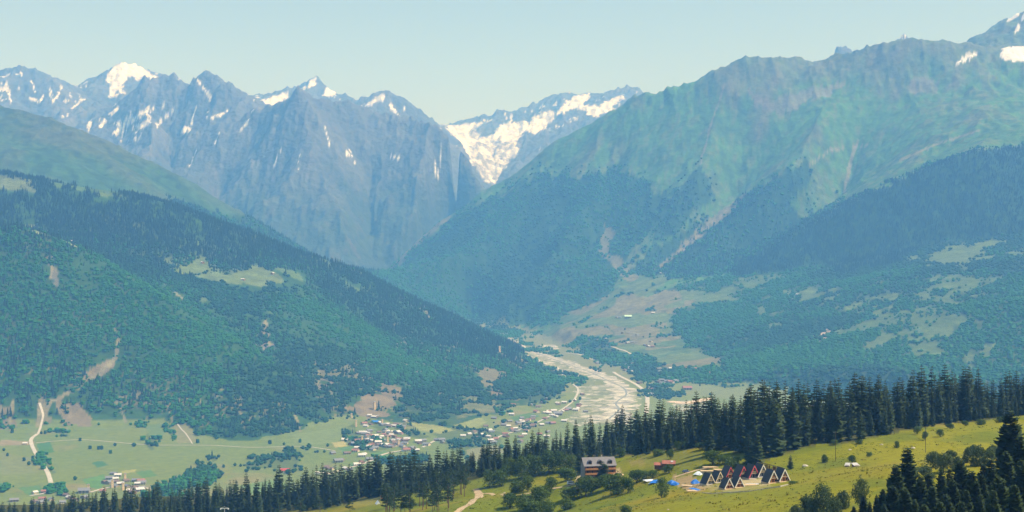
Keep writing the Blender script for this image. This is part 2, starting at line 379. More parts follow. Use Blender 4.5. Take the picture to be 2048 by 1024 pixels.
# ------------------------------------------------------------------ materials
MATS = {}
def mat(name, col, rough=.8, var=.0, scale=1.0, metal=0.0, spec=.3, rnd=0.0):
    """plain paint / wood / metal with noise variation in object space and per-object variation"""
    if name in MATS: return MATS[name]
    m = bpy.data.materials.new(name); m.use_nodes = True; t = m.node_tree; b = t.nodes['Principled BSDF']
    b.inputs['Roughness'].default_value = rough; b.inputs['Metallic'].default_value = metal; b.inputs['Specular IOR Level'].default_value = spec
    rgb = t.nodes.new('ShaderNodeRGB'); rgb.outputs[0].default_value = (*col, 1); out = rgb.outputs[0]
    if var:
        tc = t.nodes.new('ShaderNodeTexCoord'); nz = t.nodes.new('ShaderNodeTexNoise'); nz.inputs['Scale'].default_value = scale; nz.inputs['Detail'].default_value = 4
        t.links.new(tc.outputs['Object'], nz.inputs['Vector'])
        mr = t.nodes.new('ShaderNodeMapRange'); mr.inputs[1].default_value = .3; mr.inputs[2].default_value = .7; mr.inputs[3].default_value = 1 - var; mr.inputs[4].default_value = 1 + var
        t.links.new(nz.outputs[0], mr.inputs[0])
        vm = t.nodes.new('ShaderNodeVectorMath'); vm.operation = 'SCALE'; t.links.new(out, vm.inputs[0]); t.links.new(mr.outputs[0], vm.inputs[3]); out = vm.outputs[0]
    if rnd:
        oi = t.nodes.new('ShaderNodeObjectInfo'); mr = t.nodes.new('ShaderNodeMapRange'); mr.inputs[3].default_value = 1 - rnd; mr.inputs[4].default_value = 1 + rnd
        t.links.new(oi.outputs['Random'], mr.inputs[0])
        vm = t.nodes.new('ShaderNodeVectorMath'); vm.operation = 'SCALE'; t.links.new(out, vm.inputs[0]); t.links.new(mr.outputs[0], vm.inputs[3]); out = vm.outputs[0]
    t.links.new(out, b.inputs['Base Color'])
    MATS[name] = m; return m
def leaf_mat(name, c1, c2, scale=.35, rnd=.25, rough=.75, trans=.0):
    m = bpy.data.materials.new(name); m.use_nodes = True; t = m.node_tree; b = t.nodes['Principled BSDF']
    b.inputs['Roughness'].default_value = rough; b.inputs['Specular IOR Level'].default_value = .2
    tc = t.nodes.new('ShaderNodeTexCoord'); nz = t.nodes.new('ShaderNodeTexNoise'); nz.inputs['Scale'].default_value = scale; nz.inputs['Detail'].default_value = 3
    t.links.new(tc.outputs['Object'], nz.inputs['Vector'])
    oi = t.nodes.new('ShaderNodeObjectInfo')
    ad = t.nodes.new('ShaderNodeMath'); ad.operation = 'MULTIPLY_ADD'; ad.inputs[1].default_value = rnd * 2; t.links.new(oi.outputs['Random'], ad.inputs[0]); t.links.new(nz.outputs[0], ad.inputs[2])
    sb = t.nodes.new('ShaderNodeMapRange'); sb.inputs[1].default_value = .35; sb.inputs[2].default_value = .65 + rnd * 2; t.links.new(ad.outputs[0], sb.inputs[0])
    mx = t.nodes.new('ShaderNodeMix'); mx.data_type = 'RGBA'; mx.inputs[6].default_value = (*c1, 1); mx.inputs[7].default_value = (*c2, 1)
    t.links.new(sb.outputs[0], mx.inputs[0]); t.links.new(mx.outputs[2], b.inputs['Base Color'])
    if trans:
        tr = t.nodes.new('ShaderNodeBsdfTranslucent'); ms = t.nodes.new('ShaderNodeMixShader'); ms.inputs[0].default_value = trans
        t.links.new(mx.outputs[2], tr.inputs[0]); t.links.new(b.outputs[0], ms.inputs[1]); t.links.new(tr.outputs[0], ms.inputs[2])
        t.links.new(ms.outputs[0], t.nodes['Material Output'].inputs['Surface'])
    MATS[name] = m; return m
def land_mat(name, fine, amount, bump_scale, bump, rough=.95):
    m = bpy.data.materials.new(name); m.use_nodes = True; t = m.node_tree; b = t.nodes['Principled BSDF']
    b.inputs['Roughness'].default_value = rough; b.inputs['Specular IOR Level'].default_value = .1
    at = t.nodes.new('ShaderNodeAttribute'); at.attribute_name = 'Col'
    tc = t.nodes.new('ShaderNodeTexCoord'); nz = t.nodes.new('ShaderNodeTexNoise'); nz.inputs['Scale'].default_value = 1.0 / fine; nz.inputs['Detail'].default_value = 6; nz.inputs['Roughness'].default_value = .65
    t.links.new(tc.outputs['Object'], nz.inputs['Vector'])
    mr = t.nodes.new('ShaderNodeMapRange'); mr.inputs[1].default_value = .25; mr.inputs[2].default_value = .75; mr.inputs[3].default_value = 1 - amount; mr.inputs[4].default_value = 1 + amount
    t.links.new(nz.outputs[0], mr.inputs[0])
    vm = t.nodes.new('ShaderNodeVectorMath'); vm.operation = 'SCALE'; t.links.new(at.outputs['Color'], vm.inputs[0]); t.links.new(mr.outputs[0], vm.inputs[3]); t.links.new(vm.outputs[0], b.inputs['Base Color'])
    n2 = t.nodes.new('ShaderNodeTexNoise'); n2.inputs['Scale'].default_value = 1.0 / bump_scale; n2.inputs['Detail'].default_value = 5; t.links.new(tc.outputs['Object'], n2.inputs['Vector'])
    bp = t.nodes.new('ShaderNodeBump'); bp.inputs['Strength'].default_value = 1.0; bp.inputs['Distance'].default_value = bump; t.links.new(n2.outputs[0], bp.inputs['Height']); t.links.new(bp.outputs[0], b.inputs['Normal'])
    MATS[name] = m; return m
M_MEADOW = land_mat('meadow_ground', 5.0, .22, 3.0, .5)
M_VALLEY = land_mat('valley_ground', 25.0, .22, 20.0, 1.5)
M_SLOPE = land_mat('slope_ground', 60.0, .42, 40.0, 10.0)
M_ROCK = land_mat('mountain_rock', 45.0, .38, 60.0, 32.0)

# ------------------------------------------------------------------ land cover (colour of the ground itself, and where woods grow)
C = np.zeros((NR, NC, 3)); WOOD = np.zeros((NR, NC)); CONIF = np.zeros((NR, NC))
def mixc(mask, col):
    m = np.asarray(mask, float)[..., None]; C[...] = C * (1 - m) + np.array(col) * m
N1 = fbm(XV, YV, 900, 5, 31); N2 = fbm(XV, YV, 160, 4, 41); N3 = fbm(XV, YV, 45, 3, 51); N4 = fbm(XV, YV, 3000, 3, 61)
def region(poly, y0, y1, rag=4.0):
    """land inside an outline, with a ragged edge"""
    p = np.array(poly, float); a = p.min(0) - rag * 2; b = p.max(0) + rag * 2
    r0 = int(np.searchsorted(ROWS, y0)); r1 = int(np.searchsorted(ROWS, y1)); sl = slice(r0, max(r1, r0 + 1))
    out = np.zeros((NR, NC), dtype=bool)
    c0 = int(np.clip(((a[0] - 1024) / F - COLS[0]) / (COLS[1] - COLS[0]), 0, NC - 1)); c1 = int(np.clip(((b[0] - 1024) / F - COLS[0]) / (COLS[1] - COLS[0]) + 2, 0, NC)); cl = slice(c0, c1)
    x = PXV[sl, cl] + rag * (N2[sl, cl] * 1.6 + N3[sl, cl]); y = PYV[sl, cl] + rag * .6 * (N3[sl, cl] * 1.4 - N2[sl, cl])
    out[sl, cl] = inpoly(x, y, p)
    return out
def streak(pts, w, y0, y1):
    out = np.zeros((NR, NC), dtype=bool)
    for a, b in zip(pts[:-1], pts[1:]):
        a = np.array(a, float); b = np.array(b, float); d = (b - a) / np.linalg.norm(b - a); n = np.array((-d[1], d[0])) * w / 2
        out |= region([a + n - d, b + n * .7 + d, b - n * .7 + d, a - n - d], y0, y1, 1.8)
    return out
GRASS = (.085, .125, .030); ALP = (.062, .155, .032); DARKW = (.022, .060, .018); SCRUB = (.05, .085, .03); TAN = (.30, .25, .15); ROCK = (.086, .096, .102); RED = (.130, .115, .080); FIELD = (.155, .185, .046)
SNOW = (.66, .66, .66)
left = PXV < 1045
pre_gorge = YV < gorge_line(PXV)
LM = (YV > 2700) & (YV < ravine_line(PXV)) & (PXV < 1050) & (FLV < .5)
LB = (PXV < 760) & (YV >= ravine_line(PXV)) & pre_gorge
RM = (YV > 2700) & pre_gorge & ~LB & ~LM & (FLV < .5) 
CM = ~pre_gorge
FL = (FLV >= .5) & (YV > 1900) & (YV < 10800) & ~LB
HILL = YV <= 2300
# valley floor
C[...] = FIELD
fieldmix = np.clip(.5 + .9 * N1 + .35 * N2, 0, 1); mixc(FL * fieldmix, (.122, .172, .038)); mixc(FL * np.clip(N2 * 2 - .35, 0, .8), (.20, .18, .075))
far_fl = sstep(5200, 6500, YV) * FL; mixc(far_fl * .6, (.17, .165, .085))
# left wooded mountain
mixc(LM, (.030, .078, .020)); mixc(LM * np.clip(N2 * 1.5, 0, .6), (.075, .10, .038)); WOOD[LM] = 1
# mountain behind it: pasture above, wood below
tl = 330 + 160 * N1 + 60 * N2
lbw = sstep(40, -40, ZV - tl)
mixc(LB, (.040, .095, .032)); mixc(LB * np.clip(.3 + .9 * ERV + .5 * N1, 0, .6), (.070, .085, .045)); mixc(LB * np.clip(N1 * 1.5 - .1, 0, .7), (.06, .10, .035)); mixc(LB * sstep(500, 900, ZV + 200 * N1) * .5, (.075, .078, .045))
mixc(LB * lbw, DARKW); WOOD[LB] = lbw[LB]; 
# right mountain
mixc(RM, ALP); mixc(RM * np.clip(.2 + .8 * N1 + .4 * ERV, 0, 1) * .7, (.038, .100, .028)); mixc(RM * np.clip(.8 * N2 + .7 * ERV - .1, 0, .5), (.16, .15, .07))
rk = sstep(1130, 1420, ZV + 320 * N1 + 160 * ERV + 120 * N2) * RM
mixc(rk * .42, RED); mixc(rk * np.clip(JAGV * 2.5 + .1, 0, .5), (.105, .115, .085)); mixc(rk * np.clip(N2 * 1.6, 0, .5), (.13, .13, .06))
mixc(RM * sstep(700, 900, ZV) * np.clip(ERV * 1.2 - .25 + N3 * .3, 0, .5), (.15, .14, .095))
big_ = (RM & (YV > 8300)) | LB
mixc(big_ * np.clip(N3 * 1.6 + N2 * .8 - .1, 0, .55), (.028, .058, .022)); mixc(RM * big_ * np.clip(-N3 * 1.3 + fbm(XV, YV, 25, 2, 58) * .8 - .15, 0, .5), (.12, .125, .06))
mixc(LB * np.clip(-ERV * 1.4 + N3 * .6 - .1, 0, .6), (.022, .05, .02))
# bench under it
RFOOT = (FL & (PXV > 1580 - 60 * N1) & (YV > 2900) & (PYV < 800)); FL &= ~RFOOT; RM |= RFOOT
bench = RM & (YV < 8400) & (ZV < 260); mixc(bench, (.045, .08, .028)); WOOD[bench] = 1
bf = bench & (fbm(XV, YV * 1.0, 420, 4, 71) + .25 * fbm(XV, YV, 90, 3, 72) > .25) & (ZV > -400) & (ZV < 40)
mixc(bf, (.078, .125, .042)); WOOD[bf] = .06
# woods of the right mountain
def wood(poly, y0, y1, conif=0.0, rag=9, dens=1.0):
    m = region(poly, y0, y1, rag); mixc(m, DARKW); WOOD[m] = dens; CONIF[m] = conif
wood([(735,590),(745,555),(800,515),(880,452),(985,392),(1060,352),(1130,350),(1230,338),(1262,345),(1300,380),(1350,392),(1330,430),(1260,500),(1245,545),(1200,600),(1100,648),(950,645),(860,612)], 8300, 11800, .08, 16, .9)
wood([(1262,545),(1300,500),(1400,445),(1480,400),(1560,350),(1615,320),(1628,345),(1580,410),(1600,440),(1690,395),(1560,490),(1450,548),(1330,560)], 8300, 10200, .6, 9)
wood([(1390,330),(1440,390),(1390,420),(1350,470),(1300,490),(1330,420)], 9000, 10300, .5, 8, .7)
wood([(1440,548),(1560,486),(1700,402),(1850,336),(1960,298),(2100,285),(2420,190),(2420,425),(2048,468),(1900,482),(1830,500),(1780,540),(1720,535),(1690,555),(1640,525),(1560,547),(1500,552)], 7600, 9200, 1.0, 8)
for p in [[(1205,448),(1228,460),(1218,500),(1255,530),(1275,552),(1250,560),(1215,530),(1200,495)], [(1480,395),(1470,420),(1400,470),(1345,520),(1360,490),(1430,430)]]:
    m = region(p, 8300, 11000, 6); mixc(m * .8, (.16, .15, .085)); WOOD[m] = .1
m = region([(760,545),(800,500),(880,440),(900,430),(860,470),(800,530)], 9500, 11500, 5); mixc(m * .6, (.22, .16, .12)); WOOD[m] *= .4
m = region([(1485,170),(1500,185),(1540,205),(1600,180),(1650,172),(1690,165),(1660,190),(1620,200),(1580,225),(1550,232),(1515,215)], 9000, 10700, 8); mixc(m * .6, (.19, .165, .15))
m = region([(1830,150),(1880,165),(1870,185),(1820,185)], 9000, 10700, 8); mixc(m * .5, (.18, .155, .14))
for s_, w_ in [([(1490,390),(1400,470),(1310,540)], 9), ([(1715,280),(1700,330),(1690,385)], 7), ([(1450,170),(1425,240),(1400,330)], 4), ([(1620,330),(1660,300),(1740,290)], 5), ([(1800,320),(1870,290),(1960,260)], 5)]:
    m = streak(s_, w_, 8600, 10700); mixc(m * .65, (.22, .19, .14)); WOOD[m] = 0
# fan of fields between the woods
m = region([(1085,662),(1150,620),(1200,600),(1255,560),(1280,545),(1300,552),(1330,545),(1340,560),(1300,585),(1390,580),(1405,600),(1350,622),(1350,660),(1400,700),(1455,728),(1400,738),(1330,735),(1290,712),(1190,702),(1120,688)], 6000, 9300, 6)
mixc(m, (.098, .142, .048)); WOOD[m] = -.12
mixc(m & (N2 > .12), (.070, .120, .04)); mixc(m & (fbm(XV, YV, 240, 2, 59) > .25), (.15, .145, .07)); hedge = m & (np.abs(fbm(XV, YV, 330, 2, 91)) < .028); mixc(hedge, SCRUB); WOOD[hedge] = .9
m = region([(1130,690),(1160,668),(1230,690),(1210,712)], 6000, 9300, 6) | region([(1160,712),(1190,685),(1280,720),(1270,740)], 6000, 9000, 6); WOOD[m] = .6; mixc(m, SCRUB)
BENCH_FIELDS = [[(1810,512),(1920,482),(2020,474),(2032,486),(1950,497),(1985,512),(1930,532),(1860,530)], [(1560,582),(1620,575),(1700,590),(1640,600),(1570,594)], [(1700,602),(1790,586),(1802,600),(1720,607)], [(1740,676),(1785,665),(1770,692),(1718,702)],
    [(1842,662),(1900,646),(1912,670),(1870,672)], [(1960,692),(1990,684),(1996,702),(1970,722)], [(1928,712),(1950,700),(1946,726),(1930,738)], [(1930,590),(1980,575),(1975,585),(1935,598)], [(1420,588),(1490,600),(1470,608),(1400,602)], [(1500,610),(1545,615),(1540,630),(1510,625)], [(1830,560),(1880,550),(1870,566),(1835,568)], [(1640,614),(1730,606),(1790,612),(1690,620)], [(1810,590),(1860,580),(1880,592),(1820,600)], [(1890,640),(1960,635),(1990,645),(1910,650)], [(1850,575),(1900,570),(1900,580),(1850,584)], [(1590,598),(1680,594),(1690,599),(1600,604)], [(1700,622),(1760,618),(1770,624),(1710,628)], [(1880,600),(1950,606),(1930,612),(1880,608)], [(1740,560),(1800,556),(1810,562),(1750,566)], [(1560,608),(1600,606),(1610,612),(1570,614)]]
for p in BENCH_FIELDS: m = region(p, 4500, 8400, 9) & (N3 + .3 * N2 < .38); mixc(m, (.092, .138, .045)); WOOD[m] = -.15
m = region([(1630,672),(1664,650),(1676,655),(1652,676),(1636,682)], 5000, 8000, 4); mixc(m, (.42, .34, .24)); WOOD[m] = 0
# clearings on the left mountain
for p, c in [([(322,520),(400,516),(432,530),(442,545),(472,548),(468,562),(440,563),(420,558),(380,549),(340,536)], (.185, .18, .075)), ([(468,542),(520,534),(547,548),(556,562),(520,571),(480,560)], (.20, .19, .08)), ([(175,371),(245,380),(252,392),(200,390)], (.16, .17, .07)),
        ([(-60,340),(55,362),(60,380),(-60,372)], (.19, .17, .09)), ([(85,352),(240,384),(248,390),(120,374)], (.12, .15, .055)), ([(48,451),(98,460),(90,467),(58,462)], (.24, .21, .11)), ([(116,473),(162,486),(184,497),(150,493)], (.30, .24, .14)), ([(355,468),(420,490),(400,493)], (.15, .17, .07)), ([(530,530),(592,546),(600,562)], (.15, .17, .07)),
        ([(378,590),(412,598),(402,603)], (.17, .18, .08)), ([(688,564),(722,580),(700,582)], (.14, .16, .07)), ([(530,618),(555,618),(550,630),(535,628)], (.12, .16, .06)), ([(640,510),(680,530),(660,530)], (.14, .16, .07)), ([(330,570),(372,598),(360,595)], (.30, .22, .17))]:
    cx, cy = sum(q[0] for q in p) / len(p), sum(q[1] for q in p) / len(p); m = region([(cx + (q[0] - cx) * 1.22, cy + (q[1] - cy) * 1.3) for q in p], 4200, 7500, 4); mixc(m, (c[0] * .55, c[1] * .82, c[2] * .65)); WOOD[m] = np.where((N3 + .4 * N2)[m] > .26, .6, -.2)
for p, c in [([(-40,795),(22,822),(28,858),(-40,858)], (.20, .18, .10)), ([(66,805),(88,790),(96,852),(68,856)], (.20, .19, .10)), ([(104,800),(160,808),(172,856),(120,856)], (.22, .19, .11)), ([(135,765),(180,735),(215,718),(205,745),(160,772)], (.22, .19, .11)), ([(690,812),(742,790),(772,768),(792,790),(762,835),(720,835)], (.22, .185, .11)), ([(752,758),(786,760),(800,800),(772,806)], (.20, .175, .10)), ([(925,725),(985,738),(1022,750),(1000,767),(950,767)], (.19, .18, .09)),
        ([(972,770),(1002,784),(992,802),(974,790)], (.20, .17, .095)), ([(855,776),(892,782),(872,796)], (.13, .17, .06)), ([(880,786),(906,796),(892,803)], (.24, .20, .11)), ([(1000,700),(1040,712),(1060,730),(1030,735)], (.13, .14, .06)), ([(930,785),(980,800),(1000,815),(940,830),(900,840),(920,810)], (.15, .175, .07)), ([(520,640),(545,690),(525,700)], (.20, .18, .14)), ([(640,720),(660,770),(640,775)], (.2, .18, .15)), ([(95,510),(112,512),(105,575),(98,575)], (.17, .17, .12))]:
    m = region(p, 3800, 7500, 13); mixc(m, tuple(v * .75 for v in c)); WOOD[m] = np.where(N3[m] + .5 * N2[m] > .02, .6, .06)
for s_, w_ in [([(225,650),(238,680),(230,715),(205,740),(160,772),(110,800),(84,812)], 8), ([(108,500),(100,560)], 6), ([(80,800),(75,855)], 9), ([(840,600),(860,640)], 6), ([(530,640),(540,690)], 6), ([(640,740),(630,785)], 6), ([(25,800),(20,850)], 7), ([(45,690),(30,730)], 4), ([(330,790),(345,845)], 5), ([(480,820),(490,860)], 5), ([(590,830),(600,862)], 5), ([(400,800),(410,850)], 4), ([(235,800),(250,845)], 5)]:
    m = streak(s_, w_, 4000, 7000); mixc(m, (.19, .18, .10)); WOOD[m] = -.7
foot = LM & (ZV < -395 + 60 * N1) & (N2 + .9 * N3 + .5 * fbm(XV, YV, 20, 2, 55) > .20); mixc(foot * .8, (.15, .145, .07)); WOOD[foot] = 0
lobe = LM & (PXV > 780) & (N2 + .5 * N1 + .5 * N3 > .18); mixc(lobe * .7, (.15, .155, .075)); WOOD[lobe] = .3
CONIF[LM] = np.clip(sstep(-150, 250, ZV)[LM] * .9 + .1 + .5 * N1[LM], 0.02, .95)
ridge_con = LM & (YV > 6150); CONIF[ridge_con] = np.clip(CONIF[ridge_con] + .5, 0, 1)
CONIF[LB] = .6
# hedges, groves on the floor
hd = FL & (np.abs(fbm(XV, YV, 700, 2, 93)) < .012) & (N2 > -.05); WOOD[hd] = .35
def grove(poly, d=.9, y0=2800, y1=9000, rag=4): 
    m = region(poly, y0, y1, rag * 3.2); mixc(m * .6, SCRUB); WOOD[m] = np.clip(d * (.75 + 1.3 * N3[m] + .8 * N2[m]), .05, 1); CONIF[m] = .1
for p in [[(300,990),(340,968),(390,945),(415,925),(432,930),(436,958),(400,975),(380,1000),(320,1020)], [(480,930),(520,915),(560,908),(600,905),(630,898),(600,912),(585,935),(600,945),(560,940),(500,942)], [(278,845),(290,845),(306,890),(300,902),(288,890)], [(318,850),(345,865),(358,885),(345,885),(325,868)], [(80,915),(92,915),(104,940),(98,948)], [(115,862),(132,862),(136,876),(124,878)], [(110,965),(130,972),(122,990),(108,988)],
        [(680,860),(700,850),(720,870),(700,885)], [(700,880),(760,875),(770,890),(740,905),(715,900)], [(720,850),(760,840),(790,850),(770,865)], [(790,850),(830,855),(850,875),(820,880)], [(860,870),(905,860),(960,868),(940,890),(890,890)], [(760,920),(830,905),(870,910),(840,930),(780,935)], [(890,900),(950,880),(1000,900),(940,920)], [(1040,800),(1090,780),(1125,785),(1110,805),(1060,810)], [(800,800),(860,820),(930,838),(905,850),(840,850),(790,830)], [(930,870),(990,862),(1000,880),(960,890)],
        [(1260,725),(1330,735),(1390,760),(1330,770),(1280,755)], [(1300,775),(1340,775),(1370,790),(1330,800),(1300,795)], [(1040,690),(1090,700),(1120,712),(1090,716)], [(1100,735),(1160,752),(1180,768),(1150,765)], [(1380,760),(1450,770),(1500,772),(1450,780)], [(900,640),(1000,655),(1060,672),(1000,672)], [(1000,860),(1060,845),(1080,850),(1030,868)], [(960,830),(1010,812),(1040,812),(1000,830)]]: grove(p, .85)
m = region([(730,830),(770,835),(800,850),(790,870),(740,880),(700,880),(690,870)], 3500, 6000, 3); WOOD[m] *= .16
# villages keep their trees few; wood edges thin out
for p in [[(685,845),(740,798),(770,800),(830,848),(880,862),(905,900),(700,922)], [(915,868),(1000,798),(1180,783),(1175,835),(1040,885),(960,905)], [(195,935),(300,935),(310,985),(195,985)]]: m = region(p, 2900, 7000, 2); WOOD[m] *= .2
def boxblur(a, r, c):
    for ax, k in ((0, r), (1, c)):
        p = np.concatenate([np.repeat(np.take(a, [0], ax), k + 1, ax), a, np.repeat(np.take(a, [-1], ax), k, ax)], ax); s_ = np.cumsum(p, ax); n_ = a.shape[ax]
        a = (np.take(s_, np.arange(2 * k + 1, 2 * k + 1 + n_), ax) - np.take(s_, np.arange(0, n_), ax)) / (2 * k + 1)
    return a
WB = np.clip(boxblur(boxblur(WOOD, 2, 3), 1, 2), 0, 1); EDGE_ = np.clip(WB * (1 - WB) * 4, 0, 1); low = np.clip(1 - (ZV - zfloor(YV)) / 110, 0, 1) * LM
W2 = np.clip(WB + (N3 * 1.5 + N2 * 1.0) * EDGE_ - low * (.22 - N3 * .8 - N2 * .9), 0, 1); gap = np.clip(.92 + 1.0 * N2 + .9 * N3 + .5 * N1, .12, 1); W2 *= np.where(LM, gap, np.clip(gap + .25, 0, 1)); W2[CM | HILL] = 0; WOOD[...] = W2
# field patches
for p, c in [([(75,888),(100,884),(110,904),(80,908)], (.06, .15, .045)), ([(182,925),(202,922),(216,930),(195,936)], (.055, .14, .05)), ([(-30,968),(16,966),(20,974),(-30,978)], (.06, .15, .045)), ([(36,975),(78,970),(95,985),(60,992)], (.085, .17, .05)), ([(165,960),(205,948),(215,965),(200,978),(180,974)], (.09, .19, .045)), ([(240,942),(272,938),(268,944),(245,947)], (.26, .26, .06)), ([(270,945),(300,940),(315,952),(285,956)], (.085, .17, .045)), ([(290,850),(320,848),(330,870),(300,880)], (.11, .17, .055)),
        ([(345,850),(380,850),(395,885),(355,887)], (.17, .18, .075)), ([(580,868),(680,855),(690,880),(640,890),(590,888)], (.14, .19, .06)), ([(663,885),(690,882),(695,892),(672,895)], (.30, .28, .09)), ([(675,895),(710,890),(718,905),(690,908)], (.085, .17, .05)), ([(815,843),(880,852),(905,860),(880,868),(840,860)], (.22, .24, .07)), ([(905,850),(960,835),(975,845),(940,860)], (.20, .23, .065)), ([(930,900),(990,890),(1010,905),(940,925)], (.17, .18, .08)), ([(1020,835),(1060,825),(1080,832),(1040,848)], (.08, .15, .045)),
        ([(1150,800),(1190,795),(1180,812),(1150,815)], (.085, .15, .05)), ([(1385,770),(1500,780),(1560,790),(1480,800),(1380,790)], (.15, .18, .07)), ([(740,905),(770,902),(790,912),(760,918)], (.09, .17, .05)), ([(0,880),(70,882),(68,890),(0,892)], (.22, .19, .11)), ([(0,905),(60,915),(80,945),(0,950)], (.15, .18, .065)), ([(480,970),(560,960),(600,985),(520,1000)], (.12, .19, .055)), ([(700,925),(760,920),(700,940)], (.10, .18, .05))]:
    m = region(p, 2800, 7500, 1.5); mixc(m, c); WOOD[m] = 0
# gravel flats of the river
for p in [[(1150,778),(1200,768),(1245,760),(1275,790),(1280,810),(1250,850),(1150,850),(1130,840),(1165,810)], [(1040,700),(1120,715),(1200,745),(1190,760),(1120,742),(1060,718)], [(1340,805),(1400,800),(1420,798),(1400,825),(1350,818)]]:
    m = region(p, 4200, 8000, 6); mixc(m * np.clip(.65 + N2 + .6 * N3, .15, .9), (.30, .29, .22)); WOOD[m] = -.5
    mixc(m & (N3 + .6 * N2 > .10), (.15, .17, .075)); mixc(m & (fbm(XV, YV, 30, 3, 57) > .2), (.40, .385, .32))
# rock and snow country
gl = sstep(950, 300, ZV + 260 * N1 + 140 * N2)
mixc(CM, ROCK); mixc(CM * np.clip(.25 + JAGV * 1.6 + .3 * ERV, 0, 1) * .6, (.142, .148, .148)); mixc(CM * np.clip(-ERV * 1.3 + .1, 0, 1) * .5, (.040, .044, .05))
mixc(CM * gl * .85, (.032, .055, .026)); mixc(CM * gl * np.clip(ERV * 1.3 + N2 * .6 - .15, 0, .7), (.055, .085, .032)); mixc(CM * (gl > .3) * np.clip(N3 + N2 - .35 + .4 * ERV, 0, .6), (.105, .09, .078))
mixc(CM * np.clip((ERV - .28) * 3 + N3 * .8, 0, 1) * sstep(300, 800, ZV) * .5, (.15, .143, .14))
WOOD[CM] = 0
SNOWF = [([(213,150),(228,132),(250,120),(278,116),(283,128),(292,140),(302,150),(316,155),(318,161),(300,161),(286,152),(280,160),(262,152),(248,162),(238,178),(228,190),(216,196),(222,175),(212,160)], 16200, 18600), ([(225,246),(245,241),(270,233),(290,219),(297,211),(294,226),(280,237),(262,247),(235,252)], 12000, 15600), ([(264,258),(285,246),(303,237),(300,246),(285,257)], 12000, 15600), ([(222,262),(252,255),(256,261),(225,268)], 12000, 15600),
    ([(359,258),(372,251),(385,258),(378,265),(361,266)], 11500, 15600), ([(172,252),(183,239),(187,245),(178,259)], 12000, 16000), ([(194,252),(208,242),(213,245),(200,255)], 12000, 16000), ([(215,228),(235,215),(232,224),(220,232)], 12000, 16000), ([(520,206),(540,195),(560,187),(582,182),(573,196),(556,213),(543,222),(528,219)], 15500, 19200), ([(603,180),(625,159),(638,151),(631,168),(614,178)], 15500, 19200), ([(647,191),(655,174),(666,178),(674,191),(660,194)], 15500, 19200), ([(722,214),(745,200),(768,189),(775,195),(750,206),(735,214)], 14500, 17000),
    ([(891,253),(940,247),(966,243),(962,252),(946,262),(966,275),(986,267),(1000,250),(1020,245),(1053,242),(1060,250),(1050,263),(1075,268),(1090,258),(1108,238),(1108,221),(1085,225),(1065,236),(1055,256),(1040,276),(1030,290),(1040,300),(1022,320),(1002,345),(990,366),(974,366),(962,350),(945,325),(925,290)], 14600, 20000), ([(1103,236),(1130,208),(1150,191),(1181,187),(1176,200),(1162,210),(1192,212),(1246,189),(1251,195),(1216,216),(1180,230),(1170,222),(1150,215),(1125,226)], 15500, 20000), ([(1172,227),(1215,214),(1232,217),(1190,235)], 15000, 20000),
    ([(2004,96),(2048,91),(2200,91),(2200,122),(2048,126),(2012,121),(1998,112)], 9200, 10900), ([(1903,130),(1934,110),(1957,107),(1950,114),(1926,124)], 9200, 10900), ([(2012,42),(2030,20),(2042,18),(2036,33),(2022,42)], 10800, 12500), ([(1793,77),(1806,66),(1814,71),(1804,77)], 14000, 16000)]
for p, a, b in SNOWF: mixc(region(p, a, b, 3.0), SNOW)
for s_, w_, a, b in [([(312,252),(330,236),(350,221)], 4, 12000, 15500), ([(382,250),(392,216)], 4, 12000, 15500), ([(424,238),(437,229)], 5, 12000, 15500), ([(440,231),(456,221)], 5, 12000, 15500), ([(394,155),(406,175),(417,190)], 3.5, 13000, 15500), ([(414,186),(420,196)], 7, 13000, 15500), ([(100,176),(107,205)], 3.5, 13000, 17000), ([(107,205),(124,174)], 4, 13000, 17000), ([(62,160),(72,184)], 3.5, 13000, 17000), ([(18,186),(19,204)], 3.5, 13000, 17000), ([(480,263),(498,238)], 3.5, 12000, 15000), ([(324,212),(336,202)], 4, 12500, 15500), ([(45,150),(40,143)], 5, 14000, 17500), ([(152,190),(168,200)], 4, 13000, 17500),
        ([(780,208),(800,238)], 4, 14000, 17000), ([(806,222),(812,212)], 4, 14000, 17000), ([(692,300),(700,312)], 6, 11500, 13500), ([(778,310),(796,318)], 5, 11500, 13500), ([(868,330),(872,350),(890,372)], 3, 11500, 13500), ([(1080,225),(1086,212)], 5, 15000, 20000), ([(1020,245),(1026,230)], 4, 15000, 20000), ([(2038,50),(2030,65)], 4, 10800, 12500), ([(2048,30),(2036,60)], 3, 10800, 12500), ([(145,215),(160,205)], 4, 13000, 17000), ([(700,300),(712,330),(720,345)], 2.2, 11500, 13500), ([(650,250),(660,290)], 2.0, 11500, 13500), ([(600,300),(596,345)], 2.2, 11500, 13500), ([(560,300),(548,330)], 2.2, 11500, 14000), ([(880,300),(884,330)], 2.0, 11500, 13500), ([(905,365),(925,400)], 2.2, 11500, 13500), ([(380,330),(392,300)], 2.4, 11500, 14500), ([(430,290),(440,262)], 2.2, 11500, 14500), ([(300,225),(312,212)], 3, 12500, 15500), ([(500,225),(510,218)], 4, 12500, 15500), ([(60,195),(80,205),(90,190)], 3, 13000, 17000)]: mixc(streak(s_, w_, a, b), SNOW)
ice = region([(930,275),(975,280),(1040,295),(1020,325),(1000,350),(985,372),(970,366),(948,330)], 14500, 17500, 2); mixc(ice * np.clip(.5 + N3 * 1.2 + N2, 0, .9), (.20, .20, .20))
ice = region([(900,262),(950,262),(1010,285),(1050,275),(1040,300),(960,300)], 15000, 18500, 2); mixc(ice * np.clip(N3 * 1.8 + N2 + .1, 0, .75), (.26, .25, .25))
